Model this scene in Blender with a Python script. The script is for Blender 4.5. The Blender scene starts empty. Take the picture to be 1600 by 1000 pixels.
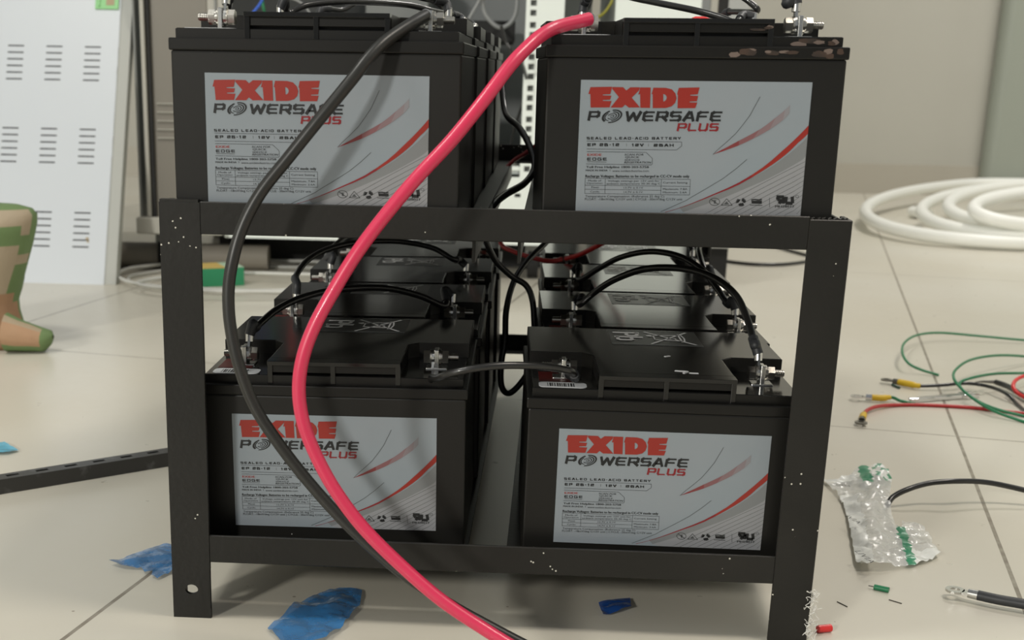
import bpy, bmesh, math, random
import numpy as np
from mathutils import Vector, Matrix, noise

C = bpy.context.scene.collection
SC = bpy.context.scene
random.seed(7)
S = 0.001                                   # every measure below is in millimetres

# ------------------------------------------------------------------ camera
CAMP = dict(f=2108.093, cx=204.5135, cy=-817.8357, cz=352.6752, pitch=0.29521, yaw=-0.05341, roll=0.0194, ppx=654.408, ppy=743.348)
_t, _y, _r = CAMP['pitch'], CAMP['yaw'], CAMP['roll']
CP = Vector((CAMP['cx'], CAMP['cy'], CAMP['cz']))
CF = Vector((math.sin(_y)*math.cos(_t), math.cos(_y)*math.cos(_t), -math.sin(_t)))
_R = Vector((math.cos(_y), -math.sin(_y), 0)); _U = _R.cross(CF)
CR = _R*math.cos(_r) + _U*math.sin(_r); CU = -_R*math.sin(_r) + _U*math.cos(_r)
cd = bpy.data.cameras.new('camera'); cam = bpy.data.objects.new('camera', cd); C.objects.link(cam)
cd.sensor_width = 36; cd.lens = CAMP['f']/1600*36
cd.shift_x = (800-CAMP['ppx'])/1600; cd.shift_y = (CAMP['ppy']-500)/1600
cd.clip_start = 0.02; cd.clip_end = 60
m = Matrix.Identity(4)
for i in range(3): m[i][0] = CR[i]; m[i][1] = CU[i]; m[i][2] = -CF[i]; m[i][3] = CP[i]*S
cam.matrix_world = m
SC.camera = cam
cd.dof.use_dof = True; cd.dof.focus_distance = 0.92; cd.dof.aperture_fstop = 14

# ------------------------------------------------------------------ world, lamps, exposure
w = bpy.data.worlds.new('room_air'); SC.world = w; w.use_nodes = True
w.node_tree.nodes['Background'].inputs[0].default_value = (0.80, 0.84, 0.86, 1)
w.node_tree.nodes['Background'].inputs[1].default_value = 0.28
def area(name, loc, tgt, size, power, col, sy=None):
    l = bpy.data.lights.new(name, 'AREA'); l.energy = power; l.color = col
    l.shape = 'RECTANGLE'; l.size = size; l.size_y = sy or size
    o = bpy.data.objects.new(name, l); C.objects.link(o); o.location = loc
    o.rotation_euler = (Vector(tgt)-Vector(loc)).to_track_quat('-Z', 'Y').to_euler()
    return o
area('ceiling_lamp', (-1.1, -0.3, 2.75), (-1.1, -0.3, 0), 0.6, 30, (1.0, 0.98, 0.91))
area('ceiling_lamp', (1.3, -0.2, 2.75), (1.3, -0.2, 0), 0.6, 31, (1.0, 0.91, 0.80))
area('ceiling_lamp', (1.8, 2.5, 2.75), (1.8, 2.5, 0), 0.6, 42, (1.0, 0.96, 0.90))
area('wall_lamp', (-2.8, -4.9, 2.3), (0.2, 0.2, 0.2), 0.5, 165, (1.0, 0.97, 0.90))
SC.view_settings.view_transform = 'Standard'; SC.view_settings.look = 'None'
SC.view_settings.exposure = 0.0; SC.view_settings.gamma = 1.0; SC.view_settings.use_curve_mapping = False

def ray(px, py): return CF + CR*((px-CAMP['ppx'])/CAMP['f']) - CU*((py-CAMP['ppy'])/CAMP['f'])
def FZ(px, py, z=0):                        # where a sight line meets height z
    v = ray(px, py); return CP + v*((z-CP.z)/v.z)
def AY(px, py, Y):                          # where a sight line meets depth Y
    v = ray(px, py); return CP + v*((Y-CP.y)/v.y)
def PX(P):
    e = Vector(P)-CP; z = e.dot(CF); return CAMP['ppx']+CAMP['f']*e.dot(CR)/z, CAMP['ppy']-CAMP['f']*e.dot(CU)/z

# ------------------------------------------------------------------ materials
def srgb(r, g, b):
    f = lambda c: (c/255/12.92) if c/255 <= .04045 else ((c/255+.055)/1.055)**2.4
    return (f(r), f(g), f(b), 1)
MATS = {}
def mat(name, col, rough=.5, metal=0, spec=.5, alpha=1, trans=0, bump=None, var=None, specks=None, emit=0, coat=0):
    if name in MATS: return MATS[name]
    m = bpy.data.materials.new(name); m.use_nodes = True; nt = m.node_tree; b = nt.nodes['Principled BSDF']
    b.inputs['Base Color'].default_value = col; b.inputs['Roughness'].default_value = rough
    b.inputs['Metallic'].default_value = metal; b.inputs['Specular IOR Level'].default_value = spec
    b.inputs['Alpha'].default_value = alpha; b.inputs['Transmission Weight'].default_value = trans
    b.inputs['Coat Weight'].default_value = coat
    if emit: b.inputs['Emission Color'].default_value = col; b.inputs['Emission Strength'].default_value = emit
    tc = nt.nodes.new('ShaderNodeTexCoord')
    def noi(scale, detail=3):
        n = nt.nodes.new('ShaderNodeTexNoise'); n.inputs['Scale'].default_value = scale; n.inputs['Detail'].default_value = detail
        nt.links.new(tc.outputs['Object'], n.inputs['Vector']); return n
    last = None
    if var:                                  # (scale, second colour, lo, hi)
        n = noi(var[0]); r = nt.nodes.new('ShaderNodeMapRange'); r.inputs[1].default_value = var[2]; r.inputs[2].default_value = var[3]
        nt.links.new(n.outputs['Fac'], r.inputs[0])
        mx = nt.nodes.new('ShaderNodeMix'); mx.data_type = 'RGBA'; mx.inputs[6].default_value = col; mx.inputs[7].default_value = var[1]
        nt.links.new(r.outputs[0], mx.inputs[0]); last = mx.outputs[2]
    if specks:                               # (scale, threshold, colour)
        v = nt.nodes.new('ShaderNodeTexVoronoi'); v.inputs['Scale'].default_value = specks[0]
        nt.links.new(tc.outputs['Object'], v.inputs['Vector'])
        lt = nt.nodes.new('ShaderNodeMath'); lt.operation = 'LESS_THAN'; lt.inputs[1].default_value = specks[1]
        nt.links.new(v.outputs['Distance'], lt.inputs[0])
        n = noi(specks[0]*.15); g = nt.nodes.new('ShaderNodeMath'); g.operation = 'GREATER_THAN'; g.inputs[1].default_value = specks[3]
        nt.links.new(n.outputs['Fac'], g.inputs[0])
        mu = nt.nodes.new('ShaderNodeMath'); mu.operation = 'MULTIPLY'
        nt.links.new(lt.outputs[0], mu.inputs[0]); nt.links.new(g.outputs[0], mu.inputs[1])
        mx = nt.nodes.new('ShaderNodeMix'); mx.data_type = 'RGBA'; mx.inputs[6].default_value = col; mx.inputs[7].default_value = specks[2]
        nt.links.new(mu.outputs[0], mx.inputs[0])
        if last: nt.links.new(last, mx.inputs[6])
        last = mx.outputs[2]
    if last: nt.links.new(last, b.inputs['Base Color'])
    if bump:
        n = noi(bump[0], 4); bp = nt.nodes.new('ShaderNodeBump'); bp.inputs['Strength'].default_value = bump[1]
        bp.inputs['Distance'].default_value = bump[2] if len(bump) > 2 else .001
        nt.links.new(n.outputs['Fac'], bp.inputs['Height']); nt.links.new(bp.outputs['Normal'], b.inputs['Normal'])
    MATS[name] = m; return m
M_case = mat('battery_plastic', (.0085, .008, .0066, 1), .42, spec=.35, bump=(900, .08, .0002), specks=(160, .07, (.35, .35, .33, 1), .63))
M_lid = mat('battery_lid_plastic', (.008, .0078, .007, 1), .13, spec=.5, specks=(130, .06, (.4, .4, .38, 1), .66))
M_lidr = mat('lid_rim_plastic', (.008, .0075, .0064, 1), .36, spec=.3)
M_brown = mat('brown_blotch', (.06, .036, .025, 1), .4, var=(60, (.02, .018, .016, 1), .4, .62))
M_palebrown = mat('pale_blotch', (.16, .12, .10, 1), .45)
M_label = mat('label_film', (.268, .298, .325, 1), .32, var=(14, (.25, .292, .322, 1), .35, .7))
M_red = mat('label_red', (.29, .021, .013, 1), .35)
M_crim = mat('label_crimson', (.22, .011, .016, 1), .35)
M_ink = mat('label_ink', (.008, .009, .010, 1), .4)
M_grey = mat('label_grey', (.20, .21, .215, 1), .35)
M_pale = mat('label_pale', (.285, .292, .305, 1), .35)
M_line = mat('label_line', (.065, .07, .073, 1), .4)
M_fade = [mat('label_fade_%s' % n, tuple(a*(1-t)+b*t for a, b in zip((.20, .014, .014), (.25, .277, .297)))+(1,), .35) for n, t in (('strong', .1), ('firm', .3), ('medium', .5), ('soft', .68), ('faint', .84))]
M_white = mat('white_print', (.92, .92, .92, 1), .4); M_foil = M_white
M_stk = mat('sticker_black', (.022, .023, .021, 1), .3)
M_polred = mat('polarity_red', (.10, .008, .006, 1), .4)
M_bar = mat('barcode_paper', (.85, .87, .88, 1), .5)
M_steel = mat('zinc_steel', (.55, .53, .48, 1), .28, 1, bump=(700, .15, .0003))
M_tin = mat('tinned_lug', (.62, .62, .60, 1), .25, 1, bump=(900, .1, .0003))
M_rack = mat('black_painted_steel', (.009, .0086, .007, 1), .40, spec=.38, bump=(240, .25, .0006), specks=(230, .13, (.62, .60, .53, 1), .60), var=(9, (.015, .014, .012, 1), .45, .7))
M_cab = mat('black_cable_sheath', (.014, .014, .0135, 1), .32, coat=.2)
M_sleeve = mat('heat_shrink', (.028, .030, .033, 1), .5)
M_cabbig = mat('black_welding_cable', (.020, .020, .018, 1), .38)
M_pink = mat('red_cable_sheath', (.66, .032, .095, 1), .35, coat=.2)
M_redw = mat('thin_red_sheath', (.48, .03, .03, 1), .35)
M_redb = mat('bright_red_sheath', (.70, .03, .03, 1), .35)
M_grn = mat('green_sheath', (.02, .20, .085, 1), .38)
M_yel = mat('yellow_tape', (.72, .47, .02, 1), .4, bump=(400, .5, .001))
M_blue = mat('blue_sheath', (.03, .12, .60, 1), .4)
M_yelw = mat('yellow_sheath', (.45, .42, .05, 1), .4)
M_whtw = mat('white_cable_sheath', (.60, .60, .56, 1), .45)
M_grw = mat('grey_cable_sheath', (.30, .31, .31, 1), .4)
M_cond = mat('white_conduit_plastic', (.88, .89, .84, 1), .38)
M_panel = mat('powder_coated_panel', (.59, .63, .67, 1), .34, bump=(1200, .06, .0002))
M_pedge = mat('panel_edge_paint', (.40, .41, .38, 1), .45)
M_cabw = mat('cabinet_white_paint', (.84, .90, .86, 1), .4)
M_cabg = mat('cabinet_grey_paint', (.26, .27, .26, 1), .45)
M_cabi = mat('cabinet_interior', (.22, .23, .23, 1), .5)
M_dark = mat('dark_cavity', (.012, .012, .012, 1), .7)
M_beige = mat('beige_door_panel', (.20, .185, .155, 1), .4)
M_bar2 = mat('pale_trim_strip', (.42, .41, .36, 1), .4)
M_wall = mat('wall_paint', (.50, .485, .425, 1), .5, var=(1.1, (.54, .53, .47, 1), .4, .6))
M_wallshade = mat('shaded_wall_tone', (.31, .335, .285, 1), .5)  # darker wall tone, soft shade at the right put into the colour
M_film = mat('blue_film', (.010, .17, .44, 1), .10, alpha=.72, spec=.7, bump=(60, .6, .004))
M_filmd = mat('blue_film_fold', (.01, .07, .30, 1), .15, alpha=.9, spec=.6, bump=(60, .6, .004))
M_bag = mat('clear_bag_film', (.84, .86, .84, 1), .12, alpha=.52, spec=.9, bump=(90, .5, .004))
M_bagw = mat('bag_white_print', (.80, .82, .78, 1), .3, alpha=.93)
M_bagg = mat('bag_green_print', (.03, .26, .13, 1), .3, alpha=.93)
M_lint = mat('white_lint', (.75, .74, .70, 1), .8)
M_kraft = mat('sack_orange_brown', (.36, .20, .11, 1), .7, bump=(30, .5, .006), var=(9, (.42, .26, .15, 1), .4, .65))
M_sbeige = mat('sack_beige', (.42, .35, .25, 1), .7, bump=(30, .5, .006), var=(8, (.38, .30, .20, 1), .4, .65))
M_sgreen = mat('sack_green', (.15, .23, .09, 1), .7, bump=(30, .5, .006))
M_boxg = mat('box_green', (.03, .26, .12, 1), .5)
M_boxy = mat('box_yellow', (.60, .43, .12, 1), .5)
M_boxl = mat('box_light_green', (.42, .58, .42, 1), .5)
M_clip = mat('green_clip_plastic', (.22, .55, .20, 1), .35)
M_chrome = mat('chrome', (.75, .75, .76, 1), .12, 1)
M_lugdark = mat('dull_lug', (.20, .19, .17, 1), .3, 1)
M_stain = mat('tan_mark', (.40, .32, .20, 1), .6)

def floor_material():
    m = bpy.data.materials.new('vitrified_floor_tiles'); m.use_nodes = True; nt = m.node_tree; b = nt.nodes['Principled BSDF']
    N = nt.nodes.new; L = nt.links.new
    tc = N('ShaderNodeTexCoord'); sp = N('ShaderNodeSeparateXYZ'); L(tc.outputs['Object'], sp.inputs[0])
    def dot(a, bb):
        x = N('ShaderNodeMath'); x.operation = 'MULTIPLY'; x.inputs[1].default_value = a; L(sp.outputs[0], x.inputs[0])
        y = N('ShaderNodeMath'); y.operation = 'MULTIPLY_ADD'; y.inputs[1].default_value = bb; L(sp.outputs[1], y.inputs[0]); L(x.outputs[0], y.inputs[2]); return y.outputs[0]
    c, s = math.cos(.2165), math.sin(.2165)
    v = dot(c, -s); u = dot(s, c)
    def mth(op, a, bb=None, cc=None):
        n = N('ShaderNodeMath'); n.operation = op
        for i, q in enumerate((a, bb, cc)):
            if q is None: continue
            if isinstance(q, (int, float)): n.inputs[i].default_value = q
            else: L(q, n.inputs[i])
        return n.outputs[0]
    def lines(x, off, wd, T_=.6):
        a = mth('DIVIDE', mth('SUBTRACT', x, off), T_)
        f = mth('ABSOLUTE', mth('SUBTRACT', mth('FRACT', mth('ADD', a, .5)), .5))
        return mth('LESS_THAN', f, wd/T_/2)
    left = mth('LESS_THAN', v, -.051)
    uo = mth('MULTIPLY_ADD', left, .056, .678)
    g = mth('MAXIMUM', lines(v, -.0505, .0032), lines(mth('SUBTRACT', u, uo), 0.0, .0026, 1.2))
    n1 = N('ShaderNodeTexNoise'); n1.inputs['Scale'].default_value = 3; L(tc.outputs['Object'], n1.inputs[0])
    n2 = N('ShaderNodeTexNoise'); n2.inputs['Scale'].default_value = 60; n2.inputs['Detail'].default_value = 6; L(tc.outputs['Object'], n2.inputs[0])
    r = N('ShaderNodeValToRGB'); r.color_ramp.elements[0].position = .3; r.color_ramp.elements[1].position = .75
    r.color_ramp.elements[0].color = (.60, .565, .47, 1); r.color_ramp.elements[1].color = (.66, .635, .555, 1); L(n1.outputs['Fac'], r.inputs[0])
    # small specks of grit lying in the glaze
    vo = N('ShaderNodeTexVoronoi'); vo.inputs['Scale'].default_value = 26; L(tc.outputs['Object'], vo.inputs['Vector'])
    gr = mth('LESS_THAN', vo.outputs['Distance'], .035)
    mx = N('ShaderNodeMix'); mx.data_type = 'RGBA'; L(r.outputs[0], mx.inputs[6]); mx.inputs[7].default_value = (.30, .26, .20, 1); L(gr, mx.inputs[0])
    mg = N('ShaderNodeMix'); mg.data_type = 'RGBA'; L(mx.outputs[2], mg.inputs[6]); mg.inputs[7].default_value = (.22, .19, .145, 1)
    L(mth('MULTIPLY', g, mth('MULTIPLY_ADD', n2.outputs['Fac'], 1.2, .3)), mg.inputs[0]); L(mg.outputs[2], b.inputs['Base Color'])
    rr = mth('MULTIPLY_ADD', n2.outputs['Fac'], .12, .24); L(rr, b.inputs['Roughness'])
    b.inputs['Specular IOR Level'].default_value = .45
    bp = N('ShaderNodeBump'); bp.inputs['Strength'].default_value = .6; bp.inputs['Distance'].default_value = .001; bp.invert = True
    L(g, bp.inputs['Height']); L(bp.outputs[0], b.inputs['Normal'])
    return m

# ------------------------------------------------------------------ mesh builder
class MB:
    def __init__(s): s.v = []; s.f = []; s.mi = []; s.sm = []; s.mats = []
    def mid(s, m):
        if m not in s.mats: s.mats.append(m)
        return s.mats.index(m)
    def add(s, vs, fs, m, smooth=False):
        o = len(s.v); s.v += [tuple(x) for x in vs]; k = s.mid(m)
        for f in fs: s.f.append([o+i for i in f]); s.mi.append(k); s.sm.append(smooth)
    def box(s, x0, x1, y0, y1, z0, z1, m):
        vs = [(x, y, z) for z in (z0, z1) for y in (y0, y1) for x in (x0, x1)]
        s.add(vs, [(0, 2, 3, 1), (4, 5, 7, 6), (0, 1, 5, 4), (2, 6, 7, 3), (0, 4, 6, 2), (1, 3, 7, 5)], m)
    def prism(s, poly, z0, z1, m):          # poly counter-clockwise in x, y
        n = len(poly); vs = [(x, y, z0) for x, y in poly]+[(x, y, z1) for x, y in poly]
        s.add(vs, [list(range(n))[::-1], list(range(n, 2*n))]+[(i, (i+1) % n, n+(i+1) % n, n+i) for i in range(n)], m)
    def cyl(s, p0, p1, r0, r1, m, n=16, smooth=True, cap=True, rot=0):
        p0 = Vector(p0); p1 = Vector(p1); d = (p1-p0).normalized()
        a = d.orthogonal().normalized(); b = d.cross(a)
        vs = []
        for p, r in ((p0, r0), (p1, r1)):
            for i in range(n):
                t = 2*math.pi*i/n+rot; vs.append(p+(a*math.cos(t)+b*math.sin(t))*r)
        s.add(vs, [(i, (i+1) % n, n+(i+1) % n, n+i) for i in range(n)], m, smooth)
        if cap: s.add(vs, [list(range(n))[::-1], list(range(n, 2*n))], m)
    def tube(s, pts, r, m, n=10, smooth=True):
        pts = [Vector(p) for p in pts]; k = len(pts); vs = []
        rr = r if isinstance(r, (list, tuple)) else [r]*k
        t0 = (pts[1]-pts[0]).normalized(); a = t0.orthogonal().normalized()
        for i, p in enumerate(pts):
            t = (pts[min(i+1, k-1)]-pts[max(i-1, 0)]).normalized()
            a = (a-t*a.dot(t)).normalized(); b = t.cross(a)
            for j in range(n):
                q = 2*math.pi*j/n; vs.append(p+(a*math.cos(q)+b*math.sin(q))*rr[i])
        fs = [(i*n+j, i*n+(j+1) % n, (i+1)*n+(j+1) % n, (i+1)*n+j) for i in range(k-1) for j in range(n)]
        s.add(vs, fs, m, smooth); s.add([vs[j] for j in range(n)]+[vs[(k-1)*n+j] for j in range(n)], [list(range(n))[::-1], list(range(n, 2*n))], m)
    def build(s, name, parent=None, bevel=0, seg=2, solid=0):
        me = bpy.data.meshes.new(name)
        me.from_pydata([(x*S, y*S, z*S) for x, y, z in s.v], [], s.f)
        for m in s.mats: me.materials.append(m)
        me.polygons.foreach_set('material_index', s.mi); me.polygons.foreach_set('use_smooth', s.sm); me.update()
        o = bpy.data.objects.new(name, me); C.objects.link(o)
        if parent: o.parent = parent
        if bevel:
            b = o.modifiers.new('bevel', 'BEVEL'); b.width = bevel*S; b.segments = seg; b.limit_method = 'ANGLE'; b.angle_limit = math.radians(50)
            b.harden_normals = False
        if solid:
            q = o.modifiers.new('thickness', 'SOLIDIFY'); q.thickness = solid*S
        return o
def empty(name, loc=(0, 0, 0), rz=0, ry=0):
    o = bpy.data.objects.new(name, None); C.objects.link(o); o.location = Vector(loc)*S; o.rotation_euler = (0, ry, rz); o.empty_display_size = .02
    return o
def tag(o, label=None, cat=None, group=None, kind=None):
    if label: o['label'] = label
    if cat: o['category'] = cat
    if group: o['group'] = group
    if kind: o['kind'] = kind
    return o
def crom(P, n=8, closed=False):
    P = [Vector(p) for p in P]; out = []; k = len(P)
    if closed: idx = range(k); g = lambda i: P[i % k]
    else: idx = range(k-1); g = lambda i: P[i] if 0 <= i < k else (P[0]*2-P[1] if i < 0 else P[-1]*2-P[-2])
    for i in idx:
        a, b, c, d = g(i-1), g(i), g(i+1), g(i+2)
        for j in range(n):
            t = j/n; out.append(.5*((2*b)+(c-a)*t+(2*a-5*b+4*c-d)*t*t+(3*b-a-3*c+d)*t**3))
    out.append(P[0].copy() if closed else P[-1].copy()); return out

# ------------------------------------------------------------------ text
_tc = {}
def text_geo(body):
    if body in _tc: return _tc[body]
    cu = bpy.data.curves.new('lettering', 'FONT'); cu.body = body; cu.resolution_u = 2
    o = bpy.data.objects.new('lettering', cu); C.objects.link(o)
    dg = bpy.context.evaluated_depsgraph_get(); me = bpy.data.meshes.new_from_object(o.evaluated_get(dg))
    vs = [(v.co.x, v.co.y) for v in me.vertices]; fs = [list(p.vertices) for p in me.polygons]
    bpy.data.objects.remove(o); bpy.data.curves.remove(cu); bpy.data.meshes.remove(me)
    x0 = min(v[0] for v in vs); x1 = max(v[0] for v in vs); y0 = min(v[1] for v in vs); y1 = max(v[1] for v in vs)
    r = ([((x-x0)/(x1-x0), (y-y0)/(y1-y0)) for x, y in vs], fs); _tc[body] = r; return r
def put_text(mb, body, quad, m, bold=0, shear=0):
    """quad(u,v) maps the unit square (v up) to 3D; bold repeats the outline with small offsets"""
    vs, fs = text_geo(body)
    offs = [(0, 0)] if not bold else [(-bold, 0), (bold, 0), (0, 0)]
    for q, (a, b) in enumerate(offs): mb.add([quad(x+a+shear*(y-.5), y, q) for x, y in vs], fs, m)

# stroke letters in a wide square style, for the headings
G = {'P': [[(0, 0), (0, 1), (.85, 1), (1, .9), (1, .55), (.85, .42), (0, .42)]],
 'W': [[(0, 1), (.22, 0), (.5, .85), (.78, 0), (1, 1)]], 'E': [[(1, 1), (.2, 1), (0, .85), (0, .15), (.2, 0), (1, 0)], [(0, .5), (.9, .5)]],
 'R': [[(0, 0), (0, 1), (.85, 1), (1, .9), (1, .55), (.85, .42), (0, .42)], [(.55, .42), (1, 0)]],
 'S': [[(1, 1), (.15, 1), (0, .88), (0, .62), (.15, .52), (.85, .52), (1, .4), (1, .12), (.85, 0), (0, 0)]],
 'A': [[(0, 0), (.45, 1), (.62, 1), (1, 0)], [(.25, .3), (.9, .3)]], 'F': [[(1, 1), (.2, 1), (0, .85), (0, 0)], [(0, .48), (.88, .48)]],
 'L': [[(0, 1), (0, .15), (.12, 0), (1, 0)]], 'U': [[(0, 1), (0, .15), (.15, 0), (.85, 0), (1, .15), (1, 1)]],
 'D': [[(0, 0), (0, 1), (.8, 1), (1, .82), (1, .18), (.8, 0), (0, 0)]], 'C': [[(1, 1), (.15, 1), (0, .85), (0, .15), (.15, 0), (1, 0)]],
 'I': [[(.5, 0), (.5, 1)]], 'B': [[(0, 0), (0, 1), (.85, 1), (.97, .88), (.97, .62), (.85, .52), (0, .52)], [(.85, .52), (1, .4), (1, .12), (.85, 0), (0, 0)]],
 'T': [[(0, 1), (1, 1)], [(.5, 1), (.5, 0)]], 'Y': [[(0, 1), (.5, .45), (1, 1)], [(.5, .45), (.5, 0)]], '-': [[(.1, .48), (.9, .48)]],
 '2': [[(0, 1), (.85, 1), (1, .88), (1, .64), (.85, .52), (.15, .52), (0, .4), (0, 0), (1, 0)]], '6': [[(.95, 1), (.15, 1), (0, .85), (0, .12), (.15, 0), (.85, 0), (1, .12), (1, .42), (.85, .55), (0, .55)]],
 '1': [[(.25, .8), (.55, 1), (.55, 0)]], 'V': [[(0, 1), (.5, 0), (1, 1)]], 'H': [[(0, 0), (0, 1)], [(1, 0), (1, 1)], [(0, .5), (1, .5)]],
 'X': [[(0, 0), (1, 1)], [(0, 1), (1, 0)]], 'G': [[(1, 1), (.15, 1), (0, .85), (0, .15), (.15, 0), (.85, 0), (1, .15), (1, .5), (.55, .5)]],
 'N': [[(0, 0), (0, 1), (1, 0), (1, 1)]], 'Q': [[(0, .15), (0, .85), (.15, 1), (.85, 1), (1, .85), (1, .15), (.85, 0), (.15, 0), (0, .15)], [(.6, .25), (1, -.1)]],
 'O': [[(0, .15), (0, .85), (.15, 1), (.85, 1), (1, .85), (1, .15), (.85, 0), (.15, 0), (0, .15)]], 'K': [[(0, 0), (0, 1)], [(0, .45), (1, 1)], [(.3, .58), (1, 0)]], '|': [[(.5, 0), (.5, 1)]]}
WID = {'I': .12, '1': .6, 'W': 1.35, '-': .55, ' ': .45, '|': .2}
def strokes(mb, body, x0, x1, y0, y1, put, th, m, shear=0, gap=.28, tv=None):
    """wide capitals between x0..x1 (baseline y0, top y1); th = stroke width in the same units"""
    tot = sum(WID.get(c, 1) for c in body)+gap*(len(body)-1); w1 = (x1-x0)/tot; x = x0; H = y1-y0; tv = tv or th
    for c in body:
        cw = WID.get(c, 1)*w1
        for ln in G.get(c, []):
            P = []
            for a, b in ln:
                yy = y0+tv*.5+b*(H-tv); xx = x+th*.5+a*(cw-th) if cw > th else x+cw*.5
                P.append((xx+shear*(yy-y0), yy))
            for i in range(len(P)-1):
                ax, ay = P[i]; bx, by = P[i+1]; dx, dy = bx-ax, by-ay; L = math.hypot(dx, dy) or 1; dx /= L; dy /= L
                hw = .5*(th*abs(dy)+tv*abs(dx)); e = hw*.75
                ax -= dx*e; ay -= dy*e; bx += dx*e; by += dy*e
                mb.add([put(ax-dy*hw, ay+dx*hw, i % 3), put(ax+dy*hw, ay-dx*hw, i % 3), put(bx+dy*hw, by-dx*hw, i % 3), put(bx-dy*hw, by+dx*hw, i % 3)], [(0, 1, 2, 3)], m)
        x += cw+gap*w1

# ------------------------------------------------------------------ battery
BW, BD, BH = 175.0, 168.0, 126.8
ZF0, ZF1, ZT, YP, HX0, HX1 = 104.6, 111.7, 117.3, 73.0, 44.9, 131.2
LX, LZ, LW, LH = 21.4, 15.6, 133.7, 76.5
HH = [0.37660239, 0.019030167, -344.90816, 0.0051911492, -0.3729406, 119.15956, 2.4293876e-05, -0.00011597266]
def lab(px, py):                            # photo point on the upper right label -> label millimetres
    w = HH[6]*px+HH[7]*py+1
    return (HH[0]*px+HH[1]*py+HH[2])/w, (HH[3]*px+HH[4]*py+HH[5])/w
CROP = {1: (900, 110), 2: (900, 225), 3: (1080, 110), 4: (1080, 225)}
def lc(c, x, y): return lab(CROP[c][0]+x/8, CROP[c][1]+y/8)

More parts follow.
